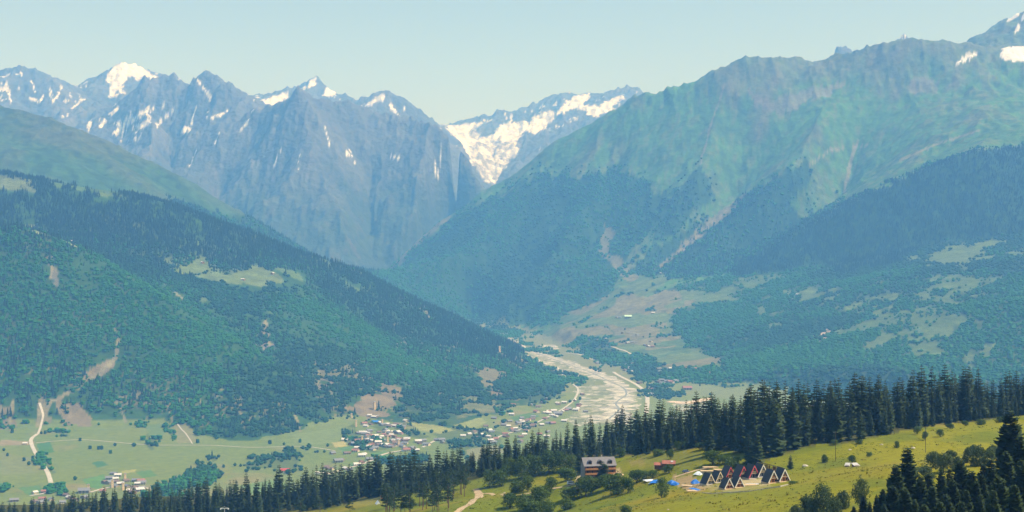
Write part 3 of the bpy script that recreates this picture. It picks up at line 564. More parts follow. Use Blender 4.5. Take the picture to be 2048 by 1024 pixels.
thin = CM & (ZV > 1150) & (JAGV + .6 * N3 - .5 * ERV < -.55) & (YV > 13500); mixc(thin * .8, SNOW)
# the near hill
C[HILL] = (.192, .190, .007)
mixc(HILL * np.clip(.5 + N2 * 1.8 + (1500 - PXV) / 700, 0, 1) * .7, (.098, .142, .010)); mixc(HILL * np.clip(fbm(XV, YV, 70, 4, 81) * 2.2, 0, .8), (.205, .175, .012)); mixc(HILL * np.clip(fbm(XV, YV, 25, 3, 82) * 2 - .3, 0, .6), (.080, .118, .012))
def inhill(poly, c, a=1.0, rag=2.5): mixc(region(poly, 300, 1400, rag) * a, c)
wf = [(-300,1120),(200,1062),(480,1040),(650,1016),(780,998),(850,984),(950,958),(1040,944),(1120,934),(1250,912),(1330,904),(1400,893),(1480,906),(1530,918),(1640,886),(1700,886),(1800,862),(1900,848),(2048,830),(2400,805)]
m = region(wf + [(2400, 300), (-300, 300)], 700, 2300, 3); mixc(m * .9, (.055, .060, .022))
inhill([(1275,905),(1330,898),(1400,905),(1420,920),(1380,935),(1290,935)], (.15, .16, .03), .6)
inhill([(1345,952),(1380,950),(1405,962),(1420,972),(1400,983),(1372,980),(1352,970)], (.30, .22, .12), .85); inhill([(1395,960),(1440,970),(1500,973),(1535,966),(1545,974),(1470,983),(1415,981)], (.28, .25, .12), .6, 2.5); inhill([(1470,958),(1530,955),(1540,968),(1480,972)], (.42, .35, .21), .8, 1.5)
inhill([(1400,935),(1440,930),(1475,942),(1440,950),(1400,948)], (.15, .17, .045), .7); inhill([(1152,944),(1170,940),(1172,966),(1150,972)], (.36, .30, .17), .9); inhill([(1222,938),(1236,936),(1246,950),(1225,954)], (.38, .30, .17), .9)
inhill([(1255,922),(1285,918),(1290,930),(1260,932)], (.22, .18, .06), .6); inhill([(1845,850),(1880,830),(1920,840),(1900,856)], (.22, .20, .06), .7, 5); inhill([(690,985),(770,985),(770,1010),(700,1012)], (.20, .20, .05), .8)
print('land cover done')

# ------------------------------------------------------------------ the land as pieces of the setting
REG = np.zeros((NR, NC), dtype=int)
REG[HILL] = 0; REG[FL & ~HILL] = 1; REG[LM & ~HILL] = 2; REG[LB] = 3; REG[RM & ~HILL] = 4; REG[CM] = 5; REG[CM & (YV > 15400)] = 6
idx = np.arange(NR * NC).reshape(NR, NC)
quads = np.stack([idx[:-1, :-1], idx[:-1, 1:], idx[1:, 1:], idx[1:, :-1]], -1).reshape(-1, 4)
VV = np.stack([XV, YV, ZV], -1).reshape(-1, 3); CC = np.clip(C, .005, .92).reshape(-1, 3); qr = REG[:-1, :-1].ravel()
LAND = {}
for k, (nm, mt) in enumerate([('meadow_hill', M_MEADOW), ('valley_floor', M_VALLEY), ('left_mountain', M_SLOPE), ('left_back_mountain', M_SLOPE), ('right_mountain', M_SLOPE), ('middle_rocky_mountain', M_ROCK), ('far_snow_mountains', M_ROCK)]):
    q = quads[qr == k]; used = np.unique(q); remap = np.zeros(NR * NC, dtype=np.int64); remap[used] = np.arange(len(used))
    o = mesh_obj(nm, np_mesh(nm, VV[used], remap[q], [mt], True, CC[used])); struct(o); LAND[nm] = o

# ------------------------------------------------------------------ haze
hz = MB().box(-14500, 14500, -2500, 23500, -720, 3050).build('haze', [])
hm = bpy.data.materials.new('haze_air'); hm.use_nodes = True; t = hm.node_tree; t.nodes.clear()
pv = t.nodes.new('ShaderNodeVolumePrincipled'); pv.inputs['Density'].default_value = HAZE_DENSITY; pv.inputs['Color'].default_value = (*HAZE_COLOR, 1); pv.inputs['Anisotropy'].default_value = .0; pv.inputs['Absorption Color'].default_value = (1, 1, 1, 1)
mo = t.nodes.new('ShaderNodeOutputMaterial'); t.links.new(pv.outputs[0], mo.inputs['Volume']); hz.data.materials.append(hm)
hz['kind'] = 'stuff'; hz['label'] = 'blue haze hanging in the valley air'; hz['category'] = 'haze'

# ------------------------------------------------------------------ woods on the far slopes (nobody could count them)
M_FARB = leaf_mat('far_broadleaf', (.009, .086, .007), (.027, .150, .013), .02, .35); M_FARD = leaf_mat('far_dark_broadleaf', (.004, .038, .006), (.011, .068, .009), .02, .35)
M_FARC = leaf_mat('far_conifer', (.003, .022, .007), (.010, .040, .010), .02, .35)
def blob_mesh(name, seed, m, n=2, squash=.85):
    bm = bmesh.new(); bmesh.ops.create_icosphere(bm, subdivisions=n, radius=.5); r = random.Random(seed); ph = [r.uniform(0, 6) for _ in range(6)]
    for v in bm.verts:
        c = v.co; k = 1 + .22 * math.sin(7 * c.x + ph[0]) * math.sin(8 * c.y + ph[1]) + .18 * math.sin(11 * c.z + ph[2]) + r.uniform(-.12, .12); v.co = Vector((c.x * k, c.y * k, (c.z * squash * 1.1 + .46) * (k * .4 + .6)))
    me = bpy.data.meshes.new(name); bm.to_mesh(me); bm.free(); me.materials.append(m); return me
def cone_mesh(name, seed, m, tiers=3, n=7):
    b = MB(); r = random.Random(seed)
    for k in range(tiers):
        z0 = .08 + .26 * k; z1 = z0 + .46 if k < tiers - 1 else 1.0; R = .21 * (1 - .27 * k)
        ring = [(R * r.uniform(.75, 1.2) * math.cos(2 * math.pi * i / n), R * r.uniform(.75, 1.2) * math.sin(2 * math.pi * i / n), z0 + r.uniform(-.05, .05)) for i in range(n)]
        for i in range(n): b.poly([ring[i], ring[(i + 1) % n], (0, 0, z1)])
    return b.mesh(name, m)
def scatter_object(name, pts, idxs, scl, rot, protos):
    me = bpy.data.meshes.new(name); me.vertices.add(len(pts)); me.vertices.foreach_set('co', pts.astype(np.float32).ravel())
    a = me.attributes.new('idx', 'INT', 'POINT'); a.data.foreach_set('value', idxs.astype(np.int32))
    a = me.attributes.new('scl', 'FLOAT_VECTOR', 'POINT'); a.data.foreach_set('vector', scl.astype(np.float32).ravel())
    a = me.attributes.new('rot', 'FLOAT_VECTOR', 'POINT'); a.data.foreach_set('vector', rot.astype(np.float32).ravel())
    o = mesh_obj(name, me)
    pc = bpy.data.collections.new(name + '_kinds')
    for k, pm in enumerate(protos): pc.objects.link(bpy.data.objects.new('kind_%02d' % k, pm))
    ng = bpy.data.node_groups.new(name + '_nodes', 'GeometryNodeTree'); ng.interface.new_socket('Geometry', in_out='INPUT', socket_type='NodeSocketGeometry'); ng.interface.new_socket('Geometry', in_out='OUTPUT', socket_type='NodeSocketGeometry')
    gi = ng.nodes.new('NodeGroupInput'); go = ng.nodes.new('NodeGroupOutput'); ip = ng.nodes.new('GeometryNodeInstanceOnPoints'); ci = ng.nodes.new('GeometryNodeCollectionInfo')
    ci.inputs['Collection'].default_value = pc; ci.inputs['Separate Children'].default_value = True; ci.inputs['Reset Children'].default_value = True; ip.inputs['Pick Instance'].default_value = True
    def na(nm, tp): n = ng.nodes.new('GeometryNodeInputNamedAttribute'); n.data_type = tp; n.inputs['Name'].default_value = nm; return n.outputs[0]
    ng.links.new(gi.outputs[0], ip.inputs['Points']); ng.links.new(ci.outputs[0], ip.inputs['Instance']); ng.links.new(na('idx', 'INT'), ip.inputs['Instance Index'])
    ng.links.new(na('rot', 'FLOAT_VECTOR'), ip.inputs['Rotation']); ng.links.new(na('scl', 'FLOAT_VECTOR'), ip.inputs['Scale']); ng.links.new(ip.outputs[0], go.inputs[0])
    md = o.modifiers.new('scatter', 'NODES'); md.node_group = ng
    o['kind'] = 'stuff'
    return o
FAR_PROTOS = [blob_mesh('far_blob_%d' % k, k, M_FARB if k < 2 else M_FARD, 2) for k in range(4)] + [cone_mesh('far_cone_%d' % k, k, M_FARC) for k in range(4)]
nrng = np.random.default_rng(5)
def far_wood(name, region_mask, label, spacing, hb, hc, extra=1.0):
    A = np.zeros((NR, NC)); dy = np.gradient(ROWS)[:, None]; dx = (COLS[1] - COLS[0]) * ROWS[:, None]
    vis = (ZV + 22) / YV >= np.vstack([TOPV[:1], TOPV[:-1]]) - 2e-5
    vis &= (PXV > -260) & (PXV < 2310)
    A = np.where(region_mask & vis, WOOD, 0) * dy * dx / (spacing ** 2)
    n = nrng.poisson(np.clip(A, 0, 50)); rr, cc = np.nonzero(n); k = n[rr, cc]; rr = np.repeat(rr, k).astype(float); cc = np.repeat(cc, k).astype(float)
    rr += nrng.uniform(-.5, .5, len(rr)); cc += nrng.uniform(-.5, .5, len(cc)); rr = np.clip(rr, 0, NR - 1.01); cc = np.clip(cc, 0, NC - 1.01)
    y = np.interp(rr, np.arange(NR), ROWS); x = y * np.interp(cc, np.arange(NC), COLS); z = samp(ZV, x, y)
    con = nrng.uniform(0, 1, len(x)) < samp(CONIF, x, y)
    h = np.where(con, hc, hb) * np.clip(nrng.lognormal(-.1, .3, len(x)), .4, 1.6); w = np.where(con, h * nrng.uniform(.8, 1.1, len(x)), h * nrng.uniform(.8, 1.25, len(x)))
    lite = fbm(x, y, 650, 4, 101) * 1.6 + .5 + nrng.uniform(-.35, .35, len(x)) > .5
    idxs = np.where(con, 4 + nrng.integers(0, 4, len(x)), np.where(lite, 0, 2) + nrng.integers(0, 2, len(x)))
    rot = np.stack([np.zeros_like(x), np.zeros_like(x), nrng.uniform(0, 6.28, len(x))], 1)
    o = scatter_object(name, np.stack([x, y, z - .6], 1), idxs, np.stack([w, w, h], 1), rot, FAR_PROTOS)
    o['label'] = label; o['category'] = 'forest'
    print(name, len(x))
    return o
far_wood('forest', LM & (YV > 2800), 'mixed broadleaf and fir forest covering the steep left mountain', 7.6, 9.6, 19)
far_wood('forest', LB, 'blue hazy forest patches on the green mountain behind the left slope', 14.0, 13, 21)
far_wood('forest', RM & (YV > 2800) & (YV < 8450), 'hazy broadleaf woodland on the terraced bench at the right', 10.5, 11, 20)
far_wood('forest', RM & (YV >= 8450), 'dark blue hazy forest on the lower flanks of the right mountain', 15.0, 14, 22)
far_wood('hedgerow_trees', FL & (YV > 2800), 'groves and hedgerow trees scattered over the valley fields', 8.5, 9.5, 16)

# ------------------------------------------------------------------ roads, river bed
M_GRAVEL = mat('pale_gravel', (.35, .34, .28), .95, .6, .025); M_DIRT = mat('dirt_track', (.40, .31, .19), .95, .25, .25); M_ASPH = mat('dusty_road', (.42, .40, .34), .9, .12, .05)
M_WATER = mat('glacial_water', (.30, .31, .28), .25, .1, .05, 0, .5)
def smooth_path(pts, n=6):
    out = []
    for k in range(len(pts) - 1):
        p0 = pts[max(k - 1, 0)]; p1 = pts[k]; p2 = pts[k + 1]; p3 = pts[min(k + 2, len(pts) - 1)]
        for i in range(n):
            t = i / n; out.append(tuple(.5 * (2 * b + (c - a) * t + (2 * a - 5 * b + 4 * c - d) * t * t + (3 * b - a - 3 * c + d) * t ** 3) for a, b, c, d in zip(p0, p1, p2, p3)))
    out.append(tuple(pts[-1])); return out
def ribbon(name, pix, m, lift=.7, ymin=2600, nc=4, rag=0.0, seed=1):
    pts = []
    for px, py, w in pix:
        X, Y, Z = hit(px, py, ymin); pts.append((X, Y, w))
    pts = smooth_path(pts, 8); r = random.Random(seed); V = []; Q = []
    for k, (x, y, w) in enumerate(pts):
        a = pts[max(k - 1, 0)]; b = pts[min(k + 1, len(pts) - 1)]; dx, dy = b[0] - a[0], b[1] - a[1]; l = math.hypot(dx, dy) or 1; nx, ny = -dy / l, dx / l
        wl = w * (.5 + rag * r.uniform(-.3, .4)); wr = w * (.5 + rag * r.uniform(-.3, .4))
        for i in range(nc + 1):
            t = -wl + (wl + wr) * i / nc; X, Y = x + nx * t, y + ny * t; V.append((X, Y, ground(X, Y) + lift))
        if k: 
            for i in range(nc): a0 = (k - 1) * (nc + 1) + i; Q.append((a0, a0 + 1, a0 + nc + 2, a0 + nc + 1))
    o = mesh_obj(name, np_mesh(name, np.array(V), np.array(Q), [m])); return struct(o)
ribbon('river_bed', [(1010,671,22),(1030,684,32),(1065,702,42),(1100,714,46),(1140,728,52),(1180,742,62),(1215,757,70),(1240,774,80),(1246,792,85),(1236,812,95),(1215,840,110)], M_GRAVEL, .5, 4000, 8, .9)
ribbon('river', [(1008,670,6),(1032,686,6),(1068,704,6),(1102,717,7),(1142,731,6),(1186,747,7),(1216,762,6),(1246,776,7),(1252,790,7),(1232,806,7),(1238,820,7),(1218,838,8)], M_WATER, .9, 4000, 2, .3, 3)
ribbon('gravel_bank', [(1100,690,30),(1112,698,45),(1085,690,25)], M_GRAVEL, .6, 4500, 4, .8, 5)
for pts, w in [([(1227,744),(1239,752),(1263,764),(1282,776),(1292,789),(1295,800),(1293,826)], 15), ([(1130,706),(1159,709),(1185,719)], 11), ([(1216,670),(1211,686),(1237,698),(1262,708),(1286,718),(1263,724)], 9), ([(1298,792),(1325,790),(1351,785),(1366,780)], 8), ([(1150,772),(1194,775),(1247,773)], 8),
        ([(1115,734),(1122,746),(1140,764),(1156,778),(1150,797),(1133,813),(1110,827),(1090,837),(1066,849),(1048,856),(1020,866),(1000,873),(981,885)], 8), ([(75,868),(62,880),(68,900),(80,920),(95,945),(102,966)], 11), ([(72,886),(150,880),(200,882),(300,890),(420,891),(500,895),(600,893),(640,897),(670,902)], 6), ([(76,868),(82,850),(86,830),(79,806)], 7), ([(650,950),(690,938),(720,930),(745,920),(770,908),(800,902),(830,898)], 10), ([(355,848),(372,868),(385,888)], 4), ([(845,895),(858,888),(872,880)], 9), ([(1000,668),(1015,680),(1055,702)], 9),
        ([(180,985),(205,978),(235,972)], 9), ([(255,982),(285,976),(300,978)], 10), ([(60,992),(95,985),(100,975)], 9)]:
    ribbon('road', [(x, y, w) for x, y in pts], M_ASPH, .75, 2800, 2, .1)
ribbon('dirt_track', [(900,1036,4.5),(925,1016,4.5),(945,1003,5),(958,993,5.5),(956,985,5),(951,978,4)], M_DIRT, .15, 500, 4, .35)
ribbon('dirt_track', [(956,990,4.5),(985,989,3),(1010,991,3),(1040,990,3),(1065,985,3),(1085,979,3),(1115,976,3),(1140,971,4),(1168,963,5)], M_DIRT, .17, 500, 4, .35)
ribbon('dirt_track', [(1348,955,3),(1372,947,3),(1400,939,3),(1425,935,2.5)], M_DIRT, .15, 500, 4, .3)
struct(ribbon('quarry_floor', [(1338,803,40),(1375,806,50),(1405,800,45),(1422,797,25)], mat('quarry_sand', (.52, .42, .30), .95, .2, .03), .8, 4000, 4, .5))

# ------------------------------------------------------------------ trees: kinds
M_BARK = mat('bark', (.085, .06, .042), .95, .3, 2.0); M_BARKP = mat('pine_bark', (.16, .10, .065), .95, .3, 2.0)
M_SPR = leaf_mat('spruce_needles', (.009, .026, .008), (.044, .076, .020), .22, .12)
M_PINE = leaf_mat('pine_needles', (.016, .040, .013), (.040, .074, .022), .3, .2)
M_LEAF = leaf_mat('broad_leaves', (.036, .082, .011), (.095, .152, .022), .35, .25, trans=.15)
M_LEAFG = leaf_mat('grey_green_leaves', (.040, .076, .022), (.085, .125, .038), .35, .25, trans=.15)
def spruce_mesh(name, seed, whorls=30, per=9, segs=3, H=1.0, R=.13, gap=.0):
    r = random.Random(seed); V = []; Q = []
    for k in range(whorls):
        t = (k + r.uniform(-.3, .3)) / whorls; t = min(max(t, 0), .985); z = .05 + .95 * t
        prof = (1 - t) ** .52 * (.72 + .28 * min(1, t * 6)); rad = R * prof + .004
        nb = max(4, int(per * (1 - .45 * t)))
        a0 = r.uniform(0, 6.28)
        for b in range(nb):
            if r.random() < gap: continue
            a = a0 + 6.2832 * b / nb + r.uniform(-.3, .3); L_ = rad * r.uniform(.68, 1.25); ca, sa = math.cos(a), math.sin(a)
            droop = (.5 * (1 - t) + .06) * L_ * r.uniform(.6, 1.25); up = .10 * L_
            wmax = L_ * .34 + .006
            base = len(V); zz = z + r.uniform(-.008, .008)
            for s in range(segs + 1):
                q = s / segs; x = L_ * q; h = zz + up * q - droop * q ** 1.4 + .13 * L_ * q ** 4
                wd = wmax * (math.sin(math.pi * (.12 + .80 * q)) ** .8) * r.uniform(.75, 1.2) if s < segs else wmax * .12
                V.append((ca * x, sa * x, h))
                dz = wd * .55
                V.append((ca * x - sa * wd, sa * x + ca * wd, h - dz * r.uniform(.7, 1.4))); V.append((ca * x + sa * wd, sa * x - ca * wd, h - dz * r.uniform(.7, 1.4)))
            for s in range(segs):
                i = base + s * 3; j = i + 3; Q.append((i, i + 1, j + 1, j)); Q.append((i, j, j + 2, i + 2))
    # leader
    n = len(V); V += [(.004, 0, .965), (-.002, .0035, .965), (-.002, -.0035, .965), (0, 0, 1.005)]
    Q += [(n, n + 1, n + 3, n + 3), (n + 1, n + 2, n + 3, n + 3), (n + 2, n, n + 3, n + 3)]
    me = bpy.data.meshes.new(name); me.from_pydata(V, [], [q if q[2] != q[3] else q[:3] for q in Q]); me.materials.append(M_SPR); me.update(); return me
def trunk_mesh(name, r0, r1, h, m, seed=0, bend=.0, n=7):
    r = random.Random(seed); pts = []; rads = []
    for k in range(6):
        t = k / 5; pts.append((bend * math.sin(t * 3 + seed), bend * math.cos(t * 2.3 + seed) - bend, -.02 * h + h * 1.02 * t)); rads.append(r0 * (1 - t) ** .8 + r1 * t + (.6 * r0 if k == 0 else 0) * .4)
    return MB().tube(pts, rads, n).mesh(name, m, True)
def leafy_mesh(name, seed, n_clump, n_leaf, leaf, m, shape, lobes=9):
    """many leaf-sized faces in clumps through the crown's volume"""
    r = random.Random(seed); V = []; Fc = []
    LB_ = []
    for k in range(lobes):
        a = r.uniform(0, 6.28); t = r.uniform(0, 1); z, rr = shape(t); d = rr * r.uniform(.35, .72); LB_.append((d * math.cos(a), d * math.sin(a), z, r.uniform(.26, .42) * (.6 + rr)))
    LB_.append((0, 0, shape(.6)[0], .4)); LB_.append((0, 0, shape(.95)[0] * .93, .22))
    for c in range(n_clump):
        lx, ly, lz, lr = r.choice(LB_)
        d = Vector((r.gauss(0, 1), r.gauss(0, 1), r.gauss(.25, 1))).normalized(); q = lr * r.uniform(.72, 1.06)
        cx, cy, cz = lx + d.x * q, ly + d.y * q, max(.05, lz + d.z * q * .8)
        for l in range(n_leaf):
            p = Vector((cx + r.gauss(0, .035), cy + r.gauss(0, .035), max(.02, cz + r.gauss(0, .03))))
            nn = (d + Vector((r.gauss(0, .55), r.gauss(0, .55), r.gauss(.2, .55)))).normalized(); u = nn.orthogonal().normalized(); v = nn.cross(u); a = r.uniform(0, 6.28); u, v = u * math.cos(a) + v * math.sin(a), v * math.cos(a) - u * math.sin(a)
            s = leaf * r.uniform(.6, 1.3); b = len(V); V += [tuple(p - u * s), tuple(p + v * s * .6 + nn * s * .15), tuple(p + u * s), tuple(p - v * s * .6 + nn * s * .15)]; Fc.append((b, b + 1, b + 2, b + 3))
    me = bpy.data.meshes.new(name); me.from_pydata(V, [], Fc); me.materials.append(m); me.update(); return me
SPR = [spruce_mesh('crown', 100 + k, 24, 8, 3, 1.0, [.150, .13, .175, .14, .16, .12][k], .04) for k in range(6)]
SPRN = [spruce_mesh('crown', 200 + k, 46, 12, 4, 1.0, [.18, .155, .20, .165][k], .05) for k in range(4)]
SPT = trunk_mesh('trunk', .012, .002, .97, M_BARK)
def bushy(t): return (.12 + .80 * t, .50 * math.sin(math.pi * (.18 + .72 * t)) ** .7)
def tallo(t): return (.16 + .78 * t, .36 * math.sin(math.pi * (.15 + .8 * t)) ** .7)
def pinec(t): return (.56 + .38 * t, .22 * math.sin(math.pi * (.2 + .7 * t)))
SHR = [leafy_mesh('crown', 300 + k, 520, 5, .045, M_LEAF if k < 3 else M_LEAFG, bushy, 11) for k in range(5)]
TAL = [leafy_mesh('crown', 330 + k, 420, 5, .035, M_LEAF if k < 2 else M_LEAFG, tallo, 11) for k in range(3)]
def pine_crown(name, seed):
    r = random.Random(seed); V = []; Fc = []
    for k in range(26):
        t = r.uniform(0, 1); z = .46 + .50 * t; rr = .17 * (1 - t) ** .6 * r.uniform(.3, 1.1) + .02; a = r.uniform(0, 6.28); c = Vector((rr * math.cos(a), rr * math.sin(a), z)); cr = r.uniform(.045, .085) * (1.15 - .5 * t)
        for l in range(60):
            d = Vector((r.gauss(0, 1), r.gauss(0, 1), r.gauss(.2, .7))).normalized(); p = c + Vector((d.x, d.y, d.z * .6)) * cr * r.uniform(.6, 1.05); nn = (d + Vector((r.gauss(0, .5), r.gauss(0, .5), r.gauss(.3, .5)))).normalized(); u = nn.orthogonal().normalized(); v = nn.cross(u)
            s = .015 * r.uniform(.6, 1.4); b = len(V); V += [tuple(p - u * s), tuple(p + v * s * .6), tuple(p + u * s), tuple(p - v * s * .6)]; Fc.append((b, b + 1, b + 2, b + 3))
    me = bpy.data.meshes.new(name); me.from_pydata(V, [], Fc); me.materials.append(M_PINE); me.update(); return me
PIN = [pine_crown('crown', 400 + k) for k in range(4)]
PNT = trunk_mesh('trunk', .013, .003, .9, M_BARKP, 1, .008); SHT = trunk_mesh('trunk', .035, .008, .6, M_BARK, 2, .01); TAT = trunk_mesh('trunk', .024, .006, .75, M_BARK, 3, .01)
def tree(name, crown, trunk, loc, w, h, label, cat, group=None, rz=None, tilt=0.0):
    o = empty(name, loc, RNG.uniform(0, 6.28) if rz is None else rz); o.scale = (w, w, h)
    if tilt: o.rotation_euler = (RNG.uniform(-tilt, tilt), RNG.uniform(-tilt, tilt), o.rotation_euler[2])
    for nm, me in (('crown', crown), ('trunk', trunk)): mesh_obj(nm, me, o)
    return tag(o, label, cat, group)

# ------------------------------------------------------------------ the spruce belt on the edge of the hill
TOPS = [(-200,1015),(0,1003),(100,1000),(200,984),(300,968),(420,962),(490,954),(620,934),(680,928),(760,912),(850,902),(930,896),(980,882),(1020,876),(1065,868),(1130,850),(1190,838),(1230,822),(1300,804),(1400,796),(1465,776),(1500,770),(1545,764),(1600,772),(1660,762),(1740,752),(1840,738),(1925,735),(2000,748),(2048,742),(2200,735)]
EDGE = [(x, y) for x, y in wf]
def prof(a, x): return float(np.interp(x, [p[0] for p in a], [p[1] for p in a]))
belt = []
rb = random.Random(23)
px = -120.0
while px < 2170:
    for row in range(5):
        x = px + rb.uniform(-9, 9); e = prof(EDGE, x)
        X0, Y0, Z0 = hit(x, e, 500); Y0 = min(Y0, 935.0) if x > 1980 else Y0
        depth = (row * 17 + rb.uniform(-5, 9)) * (1.0 if x > 500 else .8)
        if row == 0 and rb.random() < .30: continue
        Y = Y0 + depth; X = (x - 1024) / F * Y; Z = ground(X, Y)
        top = prof(TOPS, x) + rb.choice([-14, -6, 0, 8, 18, 34, 48]) * rb.uniform(.5, 1.2) + (rb.uniform(14, 60) if row < 2 else 0)
        h = -(top - 512) / F * Y - Z
        h = min(max(h, 15), 44) * rb.uniform(.93, 1.02)
        if 690 < x < 775 and row < 2: continue
        belt.append((Y, X, Z, h, x, row < 2))
    px += 15.5 if px > 1100 else 14.5
belt.sort(); print('belt', len(belt))
BELT_ZONES = [(120, 'above the hamlet at the lower left corner'), (300, 'below the left village with three towers'), (430, 'left of the white lift pylon'), (560, 'right of the white lift pylon'), (680, 'around the red roofed valley house'), (790, 'around the small clearing with the tent'), (900, 'behind the left half of the bare trunked pines'), (1000, 'behind the dirt track bend'), (1090, 'above the shrubs left of the lodge'), (1165, 'close to the left end of the lodge'), (1240, 'right behind the lodge'), (1300, 'between the lodge and the red roofed barn'), (1365, 'above the red roofed barn'), (1440, 'above the timber stacks'), (1510, 'behind the pink trimmed cottages'), (1580, 'behind the rightmost cottages'), (1660, 'above the pale boulder on the meadow'), (1740, 'above the fallen tin sheds'), (1830, 'where the wood reaches its highest point over the meadow'), (1920, 'above the dark round bush on the right'), (2000, 'near the right end of the ridge'), (3000, 'at the right edge of the picture')]
def belt_label(x, h, front):
    size = 'tall' if h > 31 else ('middling' if h > 25 else 'short')
    for lim, s_ in BELT_ZONES:
        if x < lim: return '%s dark %s spruce %s' % (size, 'front' if front else 'rear', s_)
rest = []
# the trees seen largest become trees of their own
seen = sorted(range(len(belt)), key=lambda i: -belt[i][3] / belt[i][0])
vis_i = [i for i in seen if -60 < belt[i][4] < 2110][:255]
vset = set(vis_i)
for i, (Y, X, Z, h, x, fr) in enumerate(belt):
    if i in vset: tree('spruce_tree', SPR[rb.randrange(6)], SPT, (X, Y, Z - .3), h * rb.uniform(.92, 1.25), h, belt_label(x, h, fr), 'tree', 'spruces of the dark belt on the ridge', tilt=.02)
    else: rest.append((Y, X, Z, h))
# lower rows down the hidden side, seen only between the others
for px in np.arange(-150, 2200, 11.0):
    x = px + rb.uniform(-5, 5); X0, Y0, Z0 = hit(x, prof(EDGE, x), 500); Y0 = min(Y0, 935.0) if x > 1980 else Y0; Y = Y0 + rb.uniform(75, 130); X = (x - 1024) / F * Y; Z = ground(X, Y)
    h = min(max(-(prof(TOPS, x) + rb.uniform(6, 40) - 512) / F * Y - Z, 14), 44); rest.append((Y, X, Z, h))
ra = np.array(rest)
crown_trunk = []
for k in range(6):
    bmx = bmesh.new(); bmx.from_mesh(SPR[k]); nf0 = len(bmx.faces); bmx.from_mesh(SPT); bmx.faces.ensure_lookup_table()
    for f in bmx.faces[nf0:]: f.material_index = 1
    me = bpy.data.meshes.new('spruce_kind'); bmx.to_mesh(me); bmx.free(); me.materials.append(M_SPR); me.materials.append(M_BARK); crown_trunk.append(me)
o = scatter_object('spruce_forest', np.stack([ra[:, 1], ra[:, 0], ra[:, 2] - .3], 1), nrng.integers(0, 6, len(ra)), np.stack([ra[:, 3] * 1.05, ra[:, 3] * 1.05, ra[:, 3]], 1), np.stack([np.zeros(len(ra)), np.zeros(len(ra)), nrng.uniform(0, 6.28, len(ra))], 1), crown_trunk)
o['label'] = 'rear rows of dark spruces filling the belt on the ridge'; o['category'] = 'forest'

# near spruces at the lower right
NEARS = [(2024,817,430),(2040,868,405),(2012,899,395),(1818,891,400),(1791,925,395),(1882,934,385),(1923,918,400),(1984,915,400),(1728,988,430),(1753,986,420),(1785,968,385),(1842,948,390),(1945,938,385),(1965,945,370),(1905,955,365),(1866,968,365),(1812,972,360),(2046,915,365),(2000,950,350),(1932,975,345),(1830,995,345),(1770,1005,370),(1890,985,350),(1960,985,340),(2075,850,410),(2100,880,390),(2080,930,350),(2030,965,340),(1708,1010,420),(1740,1000,400),(1858,945,400),(1900,935,410),(1968,925,420),(1800,955,400),(1990,935,385),(1952,960,360),(1880,1000,330),(1925,1000,325),(1850,1005,330),(1985,975,330),(1765,975,410)]
for k, (x, top, Y) in enumerate(NEARS):
    X = (x - 1024) / F * Y; Z = ground(X, Y); h = -(top - 512) / F * Y - Z
    lab = {0: 'tallest near spruce, its tip rising at the right edge of the picture', 3: 'tall slim near spruce standing foremost before the open meadow', 4: 'near spruce just left of the slim foremost one, lower right', 8: 'leftmost small spruce of the near group at the lower right', 5: 'broad near spruce between the slim one and the right group'}.get(k, 'dark near spruce %s, lower right' % ('left of the slim foremost one' if x < 1815 else ('between the slim foremost one and the broad one' if x < 1885 else ('in the middle of the near clump' if x < 1960 else ('just left of the tallest near spruce' if x < 2020 else 'against the right picture edge')))))
    tree('spruce_tree', SPRN[k % 4], SPT, (X, Y, Z - .3), h * rb.uniform(1.05, 1.45), h, lab, 'tree', 'near spruces in the lower right corner', tilt=.02)
# single conifers on the meadow
def tree_px(kind, x, py, wpx, hpx, label, cat='tree', group=None, ymin=400, name=None, grey=False, i=None):
    X, Y, Z = hit(x, py, ymin); w = wpx / F * Y; h = hpx / F * Y
    if kind == 'shrub': return tree(name or 'leafy_shrub', SHR[(3 + RNG.randrange(2)) if grey else (RNG.randrange(3) if i is None else i)], SHT, (X, Y, Z - .15), w, h, label, cat, group)
    if kind == 'tall': return tree(name or 'broadleaf_tree', TAL[2 if grey else RNG.randrange(2)], TAT, (X, Y, Z - .15), w * 1.25, h, label, cat, group)
    if kind == 'pine': return tree(name or 'pine_tree', PIN[RNG.randrange(4)], PNT, (X, Y, Z - .2), h * 1.05 * wpx / 24.0, h, label, cat, group, tilt=.03)
    return tree(name or 'spruce_tree', SPR[RNG.randrange(6)], SPT, (X, Y, Z - .2), w * 4.0, h, label, cat, group)
tree_px('spruce', 1581, 938, 13, 29, 'small lone spruce on the meadow right of the cottages')
tree_px('spruce', 1511, 932, 34, 82, 'dark spruce standing just behind the pink trimmed cottages')
tree_px('spruce', 1497, 928, 28, 62, 'shorter spruce behind the pink trimmed cottages, left of the dark one')
tree_px('spruce', 1206, 966, 34, 44, 'bushy fir standing right in front of the lodge facade')
tree_px('spruce', 1163, 948, 28, 70, 'spruce close by the left end of the lodge')
tree_px('spruce', 1418, 912, 26, 100, 'tall front spruce leaning over the timber stacks')
tree_px('tall', 1323, 996, 25, 40, 'lone oval tree on the meadow beside the blue tarps')
